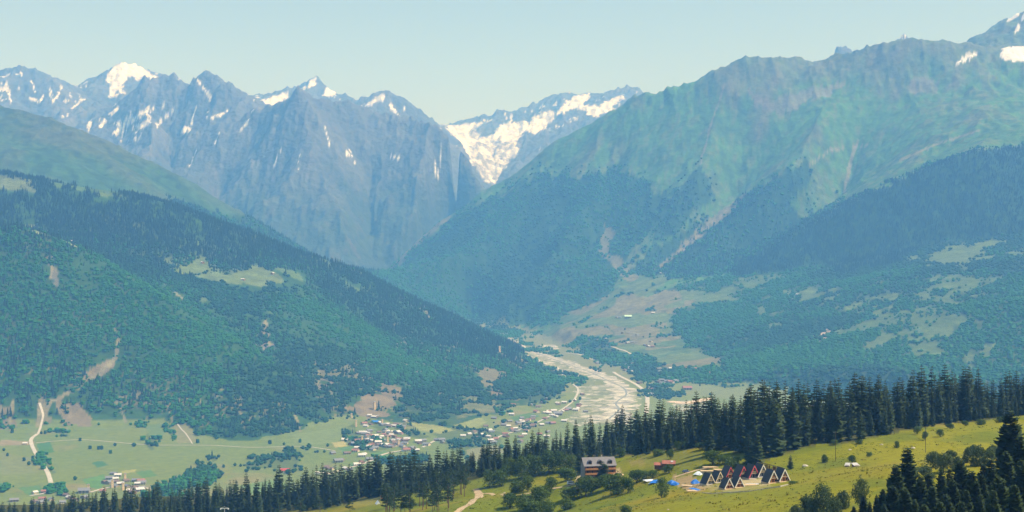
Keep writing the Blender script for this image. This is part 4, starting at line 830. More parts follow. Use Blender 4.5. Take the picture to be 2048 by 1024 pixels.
for x, y, w, h, lab in [(1134,962,40,24,'round shrub at the meadow edge above the white van'), (1033,985,30,24,'leafy shrub on the lawn left of the track'), (1056,983,26,28,'leafy shrub pair beside the track bend'), (1102,985,26,28,'round shrub just above the dirt track'), (1021,1016,36,26,'wide shrub below the dirt track at the left'), (1050,1022,36,30,'wide shrub below the track, second from the left'), (1078,1016,38,38,'tall leafy shrub at the centre of the lower thicket'), (1090,994,26,20,'small shrub just below the dirt track'),
        (1062,1040,44,36,'leafy shrub at the lower picture edge below the thicket'), (1095,1036,36,30,'leafy shrub at the lower edge right of the thicket'), (1140,1000,42,24,'low wide shrub below the van'), (1172,992,38,36,'leafy shrub left of the big thicket before the lodge'), (1136,1018,28,20,'small round shrub by itself on the lower meadow'), (1213,980,38,28,'leafy shrub just before the lodge'), (1192,976,30,20,'low shrub at the foot of the lodge'), (1234,988,44,40,'biggest shrub in front and right of the lodge'), (1256,986,24,28,'shrub at the right end of the thicket before the lodge'), (1274,966,29,24,'round shrub right of the lodge yard'), (1290,958,20,15,'small shrub beside the round one right of the lodge'), (1306,956,20,14,'small low shrub left of the dirt yard'),
        (1252,1034,24,22,'pale shrub cut by the lower edge under the lodge'), (1338,946,16,16,'small shrub below the red roofed barn'), (1330,946,12,12,'smaller shrub below the red roofed barn'), (1315,912,24,14,'low shrub above the red roofed barn'), (1425,930,36,26,'leafy shrub below the belt, left of the cottages'), (1470,936,34,22,'leafy shrub behind the cottages'), (1450,928,24,16,'small shrub under the spruces behind the cottages'), (1341,918,14,18,'small upright shrub above the barn'), (1649,925,13,16,'small round bush alone on the right meadow'), (1704,928,16,16,'bush beside the tin sheds on the right meadow'), (1738,914,11,9,'tiny bush above the tin sheds'), (1793,896,10,14,'little bush at the edge of the right wood'), (1880,874,16,14,'dark round bush under the right ridge'), (1586,968,18,6,'low green bush at the right end of the cottages')]:
    tree_px('shrub', x, y, w, h, lab, 'shrub')
for x, y, w, h in [(1866,935,26,28),(1888,945,34,34),(1854,958,34,26),(1935,925,22,30),(1954,932,28,40),(1976,930,36,32),(1915,940,26,26),(1946,912,18,22),(1990,915,26,24),(1902,925,22,22),(2006,905,24,22)]: tree_px('shrub', x, y, w, h, '%s grey green shrub of the right thicket, %s' % ('wide' if w > 30 else ('narrow' if w < 24 else 'middling'), 'its left end' if x < 1875 else ('its middle' if x < 1940 else 'its right end')), 'shrub', 'thicket above the near spruces', 400, None, True)
for x, y, w, h, lab in [(1647,1032,40,62,'tall pale broadleaf at the lower edge below the cottages'), (1723,1022,30,64,'slim pale broadleaf left of the near spruces')]: tree_px('tall', x, y, w, h, lab, 'tree', None, 300, None, True)
for x, y, w, h, lab in [(1612,1034,34,42,'pale shrub at the left of the lower right shrub row'), (1630,1034,30,36,'pale shrub at the foot of the tall pale broadleaf'), (1668,1036,30,36,'round yellow green shrub at the lower edge, right of the tall broadleaf'), (1688,1018,30,36,'pale shrub between the two pale broadleaves'), (1590,1040,26,30,'small pale shrub at the far left of the lower right row')]: tree_px('shrub', x, y, w, h, lab, 'shrub', None, 300, None, True)
for x, y, w, h in [(1098,946,40,44),(1120,944,34,40),(1076,952,32,40),(1044,958,32,44),(1022,950,30,34),(1060,946,28,36),(1000,972,28,30),(978,975,28,34),(1140,940,26,30),(1010,962,26,30)]: tree_px('tall', x, y, w, h, 'bright green broadleaf at the foot of the spruces, %s' % ('left of the lodge' if x > 1090 else ('above the lone lawn shrubs' if x > 1035 else 'near the track bend')), 'tree', 'broadleaves at the foot of the spruce belt', 500)
# pines with bare trunks
rp = random.Random(9)
for k in range(44):
    x = rp.uniform(770, 948); e = np.interp(x, [770, 850, 900, 950], [1040, 1032, 1015, 990]) + rp.uniform(-26, 8) ; h = rp.uniform(44, 62)
    tree_px('pine', x, e, rp.uniform(24, 32), h, '%s pine with a bare trunk, %s' % ('taller' if h > 54 else 'shorter', 'in the row nearest the dirt track bend' if x > 905 else ('amid the pine clump left of the track bend' if x > 850 else ('at the left of the pine clump' if x > 805 else 'beside the clearing with the tent'))), 'tree', 'bare trunked pines by the track', 500)
for x, y, h in [(600,1045,52),(560,1050,46),(640,1040,48),(700,1036,40),(520,1056,44)]: tree_px('pine', x, y, 28, h, 'lighter green pine among the spruces at the lower left edge', 'tree', 'pines at the lower left edge', 500)
for x, y, w, h in [(1275,902,22,18),(1262,908,18,16),(1300,898,18,18),(1240,915,20,18),(1355,900,18,16),(1375,896,16,14),(1668,890,14,10),(1720,888,14,9),(1835,868,16,14),(1850,880,12,16),(1900,858,16,10),(1930,852,14,10),(1960,850,18,12),(2000,845,18,12),(1400,900,18,14),(1560,905,14,10)]: tree_px('shrub', x, y, w, h, 'low undergrowth shrub under the spruces %s' % next(q for lim, q in BELT_ZONES if x < lim), 'shrub', 'undergrowth along the spruce belt', 500)

# ------------------------------------------------------------------ buildings and things on the meadow
M_ROOFD = mat('dark_sheet_roof', (.018, .020, .026), .55, .2, .6, 0, .4); M_WOODO = mat('fresh_timber', (.58, .25, .10), .8, .25, 1.2); M_WOODP = mat('pale_timber', (.55, .42, .25), .85, .2, 1.0); M_WHITE = mat('white_paint', (.72, .70, .64), .7, .1, .6); M_PINK = mat('pink_red_trim', (.52, .10, .12), .7, .15, .8); M_CREAM = mat('cream_boards', (.62, .55, .40), .8, .15, .8)
M_GLASS = mat('window_glass', (.03, .035, .04), .12, 0, 1, 0, .6); M_CONC = mat('concrete', (.42, .39, .33), .9, .2, .4); M_GREYR = mat('grey_metal_roof', (.13, .135, .15), .5, .12, .4, .2, .4); M_BROWN = mat('brown_boards', (.13, .065, .038), .85, .25, .8); M_ORANGE = mat('orange_boards', (.46, .22, .09), .8, .2, .8); M_STONEW = mat('grey_render', (.20, .20, .20), .9, .2, .5)
M_RUST = mat('red_rusty_roof', (.30, .12, .085), .75, .25, .5); M_BLUE = mat('blue_tarp', (.02, .16, .55), .5, .15, 1.0); M_BLUEW = mat('white_tarp', (.60, .68, .74), .6, .1, .8); M_TYRE = mat('tyre_rubber', (.015, .015, .015), .9); M_CARW = mat('white_car_paint', (.75, .76, .76), .35, 0, 1, 0, .5); M_CARB = mat('blue_car_paint', (.06, .10, .19), .35, 0, 1, 0, .5); M_METAL = mat('pale_steel', (.55, .56, .57), .45, 0, 1, .5, .5); M_TIN = mat('white_tin', (.45, .45, .44), .5, .15, .6)

def cottage(loc, rz, trim, kind, label, s=1.0):
    W_, D, H = 6.3 * s, 6.2 * s, 6.7 * s
    o = empty('frame_cottage', loc, rz); tag(o, label, 'cottage', 'A frame cottages on the meadow')
    MB().box(-W_ / 2 - .5, W_ / 2 + .5, -D / 2 - 1.6, D / 2 + .3, -.9, .22).build('platform', M_CONC if kind != 'wood' else M_WOODP, o)
    for sx in (-1, 1):
        b = MB(); a0, a1 = sx * (W_ / 2 + .25), 0.0; z0, z1 = .24, H; y0, y1 = -D / 2 - .55, D / 2 + .3; th = .2; nx = sx * (z1 - z0) / math.hypot(W_ / 2, H) * th; nz = (W_ / 2) / math.hypot(W_ / 2, H) * th
        pts = [(a0, y0, z0), (a1, y0, z1), (a1, y1, z1), (a0, y1, z0)]; top = [(x + nx, y, z + nz) for x, y, z in pts]
        if sx > 0: b.hexa(pts, top)
        else: b.hexa(list(reversed(pts)), list(reversed(top)))
        b.build('roof_panel', M_ROOFD, o)
        # board along the gable edge
        b = MB(); w = .40 * s
        for yy in (y0 - .06,):
            q = [(a0 + nx * 1.15, yy, z0 + .02), (nx * .2, yy, z1 + nz + .1), (0, yy, z1 - w * 2.0), (a0 - sx * w * 1.15, yy, z0 + .02)]; q2 = [(x, yy + .14, z) for x, y, z in q]
            b.hexa(q, q2) if sx < 0 else b.hexa(list(reversed(q)), list(reversed(q2)))
        b.build('gable_board', trim, o)
    MB().box(-.09, .09, -D / 2 - .62, D / 2 + .34, H + .06, H + .24).build('ridge_cap', M_ROOFD, o)
    def tri(y, zlo, zhi, m, nm, th=.12):
        half = lambda z: (W_ / 2 + .1) * (1 - z / H) - .12
        a, c = half(zlo), max(half(zhi), .02); q = [(-a, y, zlo), (a, y, zlo), (c, y, zhi), (-c, y, zhi)]; q2 = [(x, y + th, z) for x, _, z in q]
        p = MB(); p.poly(q); p.poly(list(reversed(q2)))
        for i in range(4): j = (i + 1) % 4; p.poly([q[j], q[i], q2[i], q2[j]])
        return p.build(nm, m, o)
    yf = -D / 2 + .5
    zf = 2.7 * s
    tri(D / 2 - .1, .24, H - .25, M_WOODP, 'rear_wall')
    wood = {'wood': M_WOODO, 'bare': M_CREAM, 'grey': M_STONEW}[kind]
    fw = tri(yf, .24, zf - .1, wood, 'front_wall'); MB().box(-.45, .45, yf - .07, yf - .01, .26, 2.1 * s).build('door', M_GLASS if kind != 'wood' else M_BROWN, fw)
    for x in (-1.55, 1.55): 
        wn = MB().box(x * s - .45, x * s + .45, yf - .06, yf - .01, .75, 1.75 * s).build('window', M_GLASS, fw); MB().box(x * s - .52, x * s + .52, yf - .09, yf - .065, .66, .74).build('sill', M_WHITE, wn)
    tri(yf + .03, zf + .1, H - .3, M_GLASS, 'gable_glazing', .06)
    sl = W_ / 2 * (1 - zf / H); MB().box(-sl - .05, sl + .05, -D / 2 - .45, yf + .02, zf - .12, zf + .06).build('balcony_floor', M_WOODP if kind != 'wood' else M_CREAM, o)
    b = MB(); b.box(-sl + .1, sl - .1, -D / 2 - .42, -D / 2 - .34, zf + .85, zf + .97)
    for i in range(7): x = -sl + .35 + i * (2 * sl - .7) / 6; b.box(x - .04, x + .04, -D / 2 - .41, -D / 2 - .35, zf + .06, zf + .85)
    b.build('balcony_rail', M_CREAM if kind != 'wood' else M_WOODO, o)
    for i in (-1, 0, 1):
        zt = zf + .1 + (H - .4 - zf) * (.88 if i == 0 else .45); MB().box(i * sl * .45 - .07, i * sl * .45 + .07, yf - .08, yf + .01, zf + .1, zt).build('mullion', M_CREAM if kind != 'grey' else M_WHITE, o)
    MB().box(-sl * .55, sl * .55, yf - .1, yf - .005, zf + (H - zf) * .42, zf + (H - zf) * .42 + .14).build('mullion', M_CREAM if kind != 'grey' else M_WHITE, o)
    return o
A = math.radians
for x, y, rz, tr, kd, lab, s in [(1417,970,26,M_CREAM,'bare','leftmost dark A frame cottage with a pale lattice gable',.9), (1436,966,24,M_CREAM,'bare','dark A frame cottage second from the left, behind the leftmost',.92), (1455,979,21,M_WHITE,'wood','front A frame cottage with orange timber gable, third from the left',.84), (1476,976,21,M_WHITE,'wood','front A frame cottage with white gable boards, middle of the front row',.84), (1457,959,21,M_PINK,'wood','pink trimmed A frame cottage on the left of the three pink ones',1.02), (1483,959,21,M_PINK,'grey','pink trimmed A frame cottage in the middle of the three',1.08),
        (1504,958,21,M_PINK,'grey','pink trimmed A frame cottage on the right of the three',1.1), (1522,955,21,M_WHITE,'grey','white trimmed A frame cottage right beside the last pink one',1.05), (1543,967,21,M_WHITE,'wood','white trimmed A frame cottage with orange gable, second from the right',1.02), (1565,964,21,M_WHITE,'wood','rightmost A frame cottage with orange gable and white boards',1.02)]:
    X, Y, Z = hit(x, y, 500); Y += 3.2; cottage((X, Y, ground(X, Y) + .35), A(rz), tr, kd, lab, s * .93)
# open timber barn behind them
X, Y, Z = hit(1541, 951, 500); o = empty('timber_barn', (X, Y + 4, ground(X, Y + 4)), A(28)); tag(o, 'unfinished timber barn with a slanting roof behind the right cottages', 'barn')
for i, x in enumerate((-5.5, -2.7, 0, 2.7, 5.5)):
    for y in (-2.6, 2.6): MB().box(x - .12, x + .12, y - .12, y + .12, -1.0, 6.6 - (x + 5.5) * .26).build('post', M_WOODP, o)
r = MB(); r.hexa([(-6.5, -3.4, 6.9), (6.6, -3.4, 3.5), (6.6, 3.4, 3.5), (-6.5, 3.4, 6.9)], [(-6.5, -3.4, 7.12), (6.6, -3.4, 3.72), (6.6, 3.4, 3.72), (-6.5, 3.4, 7.12)]); r.build('roof', mat('barn_roof', (.07, .055, .05), .8, .2, .6), o)
for i in range(13):
    x = -5.4 + i * .84
    if i not in (5, 9): MB().box(x, x + .66, -2.66, -2.58, -.8, 6.4 - (x + 6.2) * .26 - (.0 if i % 3 else .5)).build('board', M_WOODO if i > 8 else M_BROWN, o)
for i in range(5):
    y = -2.3 + i * .95
    MB().box(5.62, 5.70, y, y + .75, -.8, 1.4 if i in (1, 3) else 3.2).build('board', M_ORANGE, o)
MB().box(-5.4, 5.4, -2.4, 2.4, 2.4, 2.6).build('loft_floor', M_WOODP, o)

# lodge
X, Y, Z = hit(1197, 957, 600); Y += 5; o = empty('lodge', (X, Y, ground(X, Y) - .2), A(12)); tag(o, 'three storey lodge with grey roof, dormers and timber balconies', 'lodge')
LW, LD, LH = 19.5, 10.0, 8.6
wl = MB().box(-LW / 2, LW / 2, -LD / 2, LD / 2, -2, LH).build('wall', M_BROWN, o)
g = MB(); 
for sx in (-1, 1):
    x0 = sx * (LW / 2 + .02); q = [(x0, -LD / 2, -2), (x0, LD / 2, -2), (x0, LD / 2, LH), (x0, 0, LH + 3.9), (x0, -LD / 2, LH)]; g = MB(); q2 = [(x - sx * .2, y, z) for x, y, z in q]; g.poly(q if sx > 0 else list(reversed(q))); g.poly(list(reversed(q2)) if sx > 0 else q2); g.build('gable_wall', M_STONEW, o)
rf = None
for sy in (-1, 1):
    q = [(-LW / 2 - .8, sy * (LD / 2 + .9), LH - .6), (LW / 2 + .8, sy * (LD / 2 + .9), LH - .6), (LW / 2 + .8, 0, LH + 4.1), (-LW / 2 - .8, 0, LH + 4.1)]; q = q if sy < 0 else [q[1], q[0], q[3], q[2]]
    p = MB().hexa(q, [(x, y, z + .2) for x, y, z in q]).build('roof', M_GREYR, o); rf = rf or p
for x in (-6.2, 0.2, 6.8):
    d = MB(); d.box(x - 1.0, x + 1.0, -LD / 2 + .3, -1.0, LH + .6, LH + 2.2).build('dormer', M_BROWN, rf)
    MB().hexa([(x - 1.4, -LD / 2 - .1, LH + 2.1), (x, -LD / 2 - .1, LH + 3.0), (x, -.8, LH + 3.0), (x - 1.4, -.8, LH + 2.1)], [(x - 1.4, -LD / 2 - .1, LH + 2.25), (x, -LD / 2 - .1, LH + 3.15), (x, -.8, LH + 3.15), (x - 1.4, -.8, LH + 2.25)]).build('dormer_roof', M_GREYR, rf)
    MB().hexa([(x, -LD / 2 - .1, LH + 3.0), (x + 1.4, -LD / 2 - .1, LH + 2.1), (x + 1.4, -.8, LH + 2.1), (x, -.8, LH + 3.0)], [(x, -LD / 2 - .1, LH + 3.15), (x + 1.4, -LD / 2 - .1, LH + 2.25), (x + 1.4, -.8, LH + 2.25), (x, -.8, LH + 3.15)]).build('dormer_roof', M_GREYR, rf)
    MB().box(x - .6, x + .6, -LD / 2 + .24, -LD / 2 + .29, LH + .9, LH + 2.0).build('dormer_window', M_GLASS, rf)
for fl in range(3):
    z = .2 + fl * 2.9
    for k in range(6):
        x = -8.0 + k * 3.2; w = MB().box(x - .55, x + .55, -LD / 2 - .06, -LD / 2 - .01, z + .7, z + 2.1).build('window', M_GLASS, wl); MB().box(x - .66, x + .66, -LD / 2 - .12, -LD / 2 - .065, z + .58, z + .69).build('frame', M_WHITE, w)
    if fl: 
        b = MB().box(-LW / 2, LW / 2, -LD / 2 - 1.5, -LD / 2 - .02, z - .15, z + .05).build('balcony', M_ORANGE, o); MB().box(-LW / 2, LW / 2, -LD / 2 - 1.52, -LD / 2 - 1.42, z + .06, z + 1.05).build('railing', M_ORANGE, b)
for k in range(5): x = -LW / 2 + .15 + k * (LW - .3) / 4; MB().box(x - .12, x + .12, -LD / 2 - 1.40, -LD / 2 - 1.16, -2, LH - .75).build('post', M_BROWN, o)
MB().box(-LW / 2 - .5, LW / 2 + 1.5, -LD / 2 - 3, -LD / 2 - 1.6, -1.8, .1).build('terrace', M_CONC, o)
MB().box(2.2, 2.9, .6, 1.3, LH + 3, LH + 5.2).build('chimney', M_CONC, o)

def put(name, px, py, label, cat, rz=0, group=None, ymin=500, dz=0.0):
    X, Y, Z = hit(px, py, ymin); return tag(empty(name, (X, Y, Z + dz), rz), label, cat, group)
# red roofed barn
o = put('barn', 1334, 935, 'small barn with a red roof and a lower lean to on its left', 'barn', A(-8))
MB().box(-2.6, 4.6, -2.2, 2.2, -1, 2.7).build('wall', M_BROWN, o); MB().box(-7.2, -2.62, -2.0, 2.0, -1, 1.8).build('annex_wall', M_BROWN, o)
for sy in (-1, 1):
    for nm, x0, x1, h, e in (('roof', -3.0, 5.0, 2.6, 1.5), ('annex_roof', -7.6, -3.05, 1.7, 1.1)):
        q = [(x0, sy * 2.8, h - .2), (x1, sy * 2.8, h - .2), (x1, 0, h + e), (x0, 0, h + e)]; q = q if sy < 0 else [q[1], q[0], q[3], q[2]]; MB().hexa(q, [(x, y, z + .15) for x, y, z in q]).build(nm, M_RUST, o)
MB().hexa([(2.2, -1.6, 3.45), (3.6, -1.6, 3.45), (3.6, -.5, 4.02), (2.2, -.5, 4.02)], [(2.2, -1.6, 3.6), (3.6, -1.6, 3.6), (3.6, -.5, 4.17), (2.2, -.5, 4.17)]).build('roof_patch', M_TIN, o); MB().box(4.62, 4.7, -1.4, 1.4, .2, 2.4).build('end_wall', M_ORANGE, o); MB().box(0, 1.0, -2.28, -2.21, 0, 1.9).build('door', M_BROWN, o)

def car(name, px, py, rz, body, label, cat, L_=4.6, van=False):
    o = put(name, px, py, label, cat, rz); W_ = 1.85; z0 = .38; zb = 1.0 if not van else 1.15; zt = 1.5 if not van else 2.1
    MB().hexa([(-L_ / 2, -W_ / 2, z0), (L_ / 2, -W_ / 2, z0), (L_ / 2, W_ / 2, z0), (-L_ / 2, W_ / 2, z0)], [(-L_ / 2 + .08, -W_ / 2 + .05, zb), (L_ / 2 - .15, -W_ / 2 + .05, zb - .12), (L_ / 2 - .15, W_ / 2 - .05, zb - .12), (-L_ / 2 + .08, W_ / 2 - .05, zb)]).build('body', body, o)
    a, b = (-L_ / 2 + .15, L_ / 2 - 1.0) if van else (-L_ / 2 + .45, L_ / 2 - 1.35)
    c = MB().hexa([(a, -W_ / 2 + .08, zb - .02), (b, -W_ / 2 + .08, zb - .1), (b, W_ / 2 - .08, zb - .1), (a, W_ / 2 - .08, zb - .02)], [(a + .25, -W_ / 2 + .2, zt), (b - .5, -W_ / 2 + .2, zt), (b - .5, W_ / 2 - .2, zt), (a + .25, W_ / 2 - .2, zt)]).build('cabin', body, o)
    for sy in (-1, 1): MB().box(a + .45, b - .55, sy * (W_ / 2 - .13) - .03, sy * (W_ / 2 - .13) + .03, zb + .12, zt - .12).build('side_window', M_GLASS, c)
    MB().bar((b - .02, 0, zb), (b - .40, 0, zt - .1), 1.1).build('windscreen', M_GLASS, c)
    for sx in (-1, 1):
        for sy in (-1, 1):
            w = MB(); n = 10; cx = sx * L_ * .31; q = [(cx + .34 * math.cos(6.283 * i / n), sy * W_ / 2 - .12, .34 + .34 * math.sin(6.283 * i / n)) for i in range(n)]; w.hexa(q, [(x, y + .24, z) for x, y, z in q]); w.build('wheel', M_TYRE, o)
    for sy in (-.6, .6): MB().box(L_ / 2 - .10, L_ / 2 - .02, sy - .17, sy + .17, .62, .8).build('headlight', M_GLASS, o)
    return o
car('van', 1142, 969, A(8), M_CARW, 'white van parked on the track left of the lodge', 'van', 4.9, True)
car('car', 1372, 945, A(20), M_CARB, 'dark blue car parked above the dirt yard', 'car', 4.5)
o = put('site_trailer', 1167, 957, 'grey box trailer beside the left end of the lodge', 'trailer', A(70)); MB().box(-2.4, 2.4, -1.1, 1.1, .6, 3.2).build('body', M_STONEW, o); MB().box(-2.5, 2.5, -1.2, 1.2, 3.21, 3.4).build('roof', M_TIN, o)
for sx in (-1.2, 1.2): MB().box(sx - .3, sx + .3, -1.05, 1.05, 0, .6).build('wheel', M_TYRE, o)
MB().bar((2.4, 0, .7), (3.6, 0, .5), .14).build('drawbar', M_STONEW, o)

# tarps, barrels, timber stacks, heaps
def tarp(px, py, w, d, h, m, label, rz=0, seed=1, cat='tarp'):
    X, Y, Z = hit(px, py, 500); r = random.Random(seed); n = 7; V = []; Q = []
    for j in range(n):
        for i in range(n):
            u, v = i / (n - 1) * 2 - 1, j / (n - 1) * 2 - 1; e = max(abs(u), abs(v)); z = h * (1 - e ** 2.2) + r.uniform(-.08, .12) * (h + .3) + .06; V.append((u * w / 2 * (1 + r.uniform(-.06, .06)), v * d / 2 * (1 + r.uniform(-.06, .06)), max(z, .04)))
    for j in range(n - 1):
        for i in range(n - 1): a = j * n + i; Q.append((a, a + 1, a + n + 1, a + n))
    me = bpy.data.meshes.new('tarp'); me.from_pydata(V, [], Q); me.materials.append(m); o = mesh_obj('tarpaulin', me); o.location = (X, Y, Z + .03); o.rotation_euler = (0, 0, rz); sm = o.modifiers.new('thick', 'SOLIDIFY'); sm.thickness = .03
    return tag(o, label, cat, 'tarps around the building site')
tarp(1301, 961, 7.5, 6, .5, M_BLUEW, 'pale crumpled tarp left of the blue one on the meadow', .3, 1); tarp(1312, 965, 6.5, 6.5, 1.4, M_BLUE, 'blue tarp heap beside the lone oval tree', -.2, 2); tarp(1344, 968, 4.6, 5, 1.9, M_BLUE, 'blue tarp heap on the dirt yard, left of its twin', .5, 3); tarp(1351, 970, 4.2, 4.6, 1.6, M_BLUE, 'blue tarp heap on the dirt yard, right of its twin', -.4, 4); tarp(1391, 967, 4.8, 5, 2.0, M_BLUE, 'blue covered heap just left of the leftmost cottage', .1, 5)
tarp(1389, 978, 3.4, 6.5, .25, M_BLUE, 'blue sheet laid out below the leftmost cottage, left strip', .5, 6); tarp(1396, 980, 3.4, 6.5, .25, M_BLUE, 'blue sheet laid out below the leftmost cottage, right strip', .5, 7); tarp(1398, 949, 5.0, 6, 1.6, M_BLUEW, 'white covered heap above the leftmost cottage', -.5, 8); tarp(1507, 969, 7, 5, .4, M_TIN, 'shiny sheet lying between the front cottages', .1, 9); tarp(1300, 968, 1.8, 1.6, .5, M_BLUEW, 'tiny white sheet on the grass below the tarps', .1, 10)
def planks(px, py, n, L_, label, rz, seed):
    o = put('timber_stack', px, py, label, 'timber', rz, 'sawn timber stacks'); r = random.Random(seed)
    for k in range(n):
        row, i = divmod(k, 6); y = (i - 2.5) * .62 + r.uniform(-.04, .04); dx = r.uniform(-.35, .35); MB().box(-L_ / 2 + dx, L_ / 2 + dx, y - .28, y + .28, .05 + row * .34, .36 + row * .34).build('plank', M_WOODP, o)
planks(1425, 936, 12, 10.5, 'pale timber stack highest up, below the spruces', A(4), 1); planks(1421, 944, 12, 11, 'timber stack just above the leftmost cottages', A(-10), 2); planks(1449, 941, 12, 12, 'long timber stack behind the left pink cottage', A(3), 3); planks(1388, 982, 6, 7, 'thin row of planks at the lower edge of the dirt yard', A(10), 4); planks(1378, 972, 6, 8, 'planks lying in the middle of the dirt yard', A(-14), 5); planks(1495, 972, 12, 9, 'timber stack between the front cottages', A(8), 6); planks(1241, 952, 12, 8, 'timber stack in the yard right of the lodge', A(55), 7)
# edging kerb in front of the cottages
kb = [hit(x, y, 500) for x, y in [(1405,986),(1425,988),(1445,986),(1470,985),(1500,983),(1530,978),(1560,974),(1576,970)]]; o = tag(empty('stone_edging', kb[0]), 'low pale stone edging along the front of the cottages', 'edging')
for a, b in zip(kb[:-1], kb[1:]):
    va, vb = Vector(a) - Vector(kb[0]), Vector(b) - Vector(kb[0]); n = max(1, int((vb - va).length / 2.2))
    for k in range(n): MB().bar(va.lerp(vb, k / n) + Vector((0, 0, .15)), va.lerp(vb, (k + .93) / n) + Vector((0, 0, .15)), .55).build('stone', M_CONC, o)
# tin sheds and rocks on the right meadow
for x, y, w, rz, lab in [(1711, 933, 2.6, .3, 'fallen white tin shed on the right meadow'), (1695, 933, 1.8, -.4, 'smaller fallen tin shed left of its neighbour')]:
    o = put('tin_shed', x, y, lab, 'shed', rz); MB().box(-w / 2, w / 2, -1.4, 1.4, -.3, .9).build('wall', M_BROWN, o); q = [(-w / 2 - .4, -1.7, .5), (w / 2 + .4, -1.7, .5), (w / 2 + .4, 1.6, 1.6), (-w / 2 - .4, 1.6, 1.6)]; MB().hexa(q, [(a, b, c + .12) for a, b, c in q]).build('roof', M_TIN, o)
def rock(px, py, s, label, seed):
    X, Y, Z = hit(px, py, 400); bm = bmesh.new(); bmesh.ops.create_icosphere(bm, subdivisions=2, radius=1); r = random.Random(seed)
    for v in bm.verts: v.co = Vector((v.co.x * 1.3, v.co.y, v.co.z * .75)) * r.uniform(.8, 1.15) * s
    me = bpy.data.meshes.new('rock'); bm.to_mesh(me); bm.free(); me.materials.append(M_CONC); o = mesh_obj('boulder', me); o.location = (X, Y, Z + .1); tag(o, label, 'rock', 'boulders on the meadow')
rock(1610, 933, 1.3, 'pale boulder alone on the meadow right of the lone spruce', 1); rock(1826, 897, 1.0, 'pale boulder at the edge of the right wood', 2); rock(1172, 968, .9, 'pale boulder at the corner of the lodge yard', 3); rock(1009, 986, .7, 'small white stone beside the dirt track', 4); rock(1063, 990, .6, 'small stone below the dirt track', 5); rock(1336, 1020, .5, 'small stone on the lower meadow', 6); rock(1700, 900, .8, 'grey stone below the spruces right of the meadow', 7); rock(1763, 890, .8, 'grey stone under the spruce edge, further right', 8)
# poles and lift pylon
for x, y, t, lab in [(1671, 921, 862, 'slender power pole on the right meadow'), (1851, 905, 852, 'slender power pole before the right wood')]:
    X, Y, Z = hit(x, y, 400); h = -(t - 512) / F * Y - Z; o = tag(empty('power_pole', (X, Y, Z)), lab, 'pole', 'power poles'); MB().tube([(0, 0, -.5), (0, 0, h)], [.16, .11], 6).build('post', M_BARK, o); MB().box(-1.2, 1.2, -.06, .06, h - 1.0, h - .85).build('crossarm', M_BARK, o)
    for q in (-1, 0, 1): MB().tube([(q * 1.0, 0, h - .85), (q * 1.0, 0, h - .6)], [.06, .05], 5).build('insulator', M_TIN, o)
Y = 1150.0; X = (449 - 1024) / F * Y; Z = ground(X, Y); h = -(1016 - 512) / F * Y - Z; o = tag(empty('lift_pylon', (X, Y, Z)), 'white crossbar of a lift pylon rising among the lower left spruces', 'pylon')
MB().tube([(0, 0, -.5), (0, 0, h - .3)], [.5, .32], 8).build('mast', M_METAL, o); MB().box(-3.4, 3.4, -.22, .22, h - .55, h - .1).build('crossbar', M_CARW, o)
for sx in (-1, 1): MB().box(sx * 3.1 - .25, sx * 3.1 + .25, -1.5, 1.5, h - 1.0, h - .6).build('roller_battery', M_CARW, o)
MB().bar((-3.2, 0, h - .1), (0, 0, h + 1.0), .16).build('strut', M_CARW, o); MB().bar((3.2, 0, h - .1), (0, 0, h + 1.0), .16).build('strut', M_CARW, o)
# clearing on the left: cabin and tent
o = put('cabin', 766, 1000, 'tiny orange timber cabin in the clearing among the left spruces', 'cabin', .2, None, 700); MB().box(-1.8, 1.8, -1.5, 1.5, -.5, 2.6).build('wall', M_ORANGE, o)
for sy in (-1, 1): q = [(-2.1, sy * 1.9, 2.4), (2.1, sy * 1.9, 2.4), (2.1, 0, 3.6), (-2.1, 0, 3.6)]; q = q if sy < 0 else [q[1], q[0], q[3], q[2]]; MB().hexa(q, [(a, b, c + .12) for a, b, c in q]).build('roof', M_BROWN, o)
MB().box(-.4, .4, -1.57, -1.51, 0, 1.9).build('door', M_BROWN, o)
o = put('tent', 756, 1008, 'pale blue and white tent in the clearing among the left spruces', 'tent', .4, None, 700)
for sx, m in ((-1, M_BLUEW), (1, M_BLUE)): q = [(sx * 2.0, -2.0, 0), (0, -2.0, 2.6), (0, 2.0, 2.6), (sx * 2.0, 2.0, 0)]; q = q if sx > 0 else list(reversed(q)); MB().hexa(q, [(x + sx * .06, y, z + .05) for x, y, z in q]).build('canvas', m, o)
MB().poly([(-1.9, -1.9, 0), (1.9, -1.9, 0), (0, -1.9, 2.5)]).build('front_flap', M_BLUEW, o)

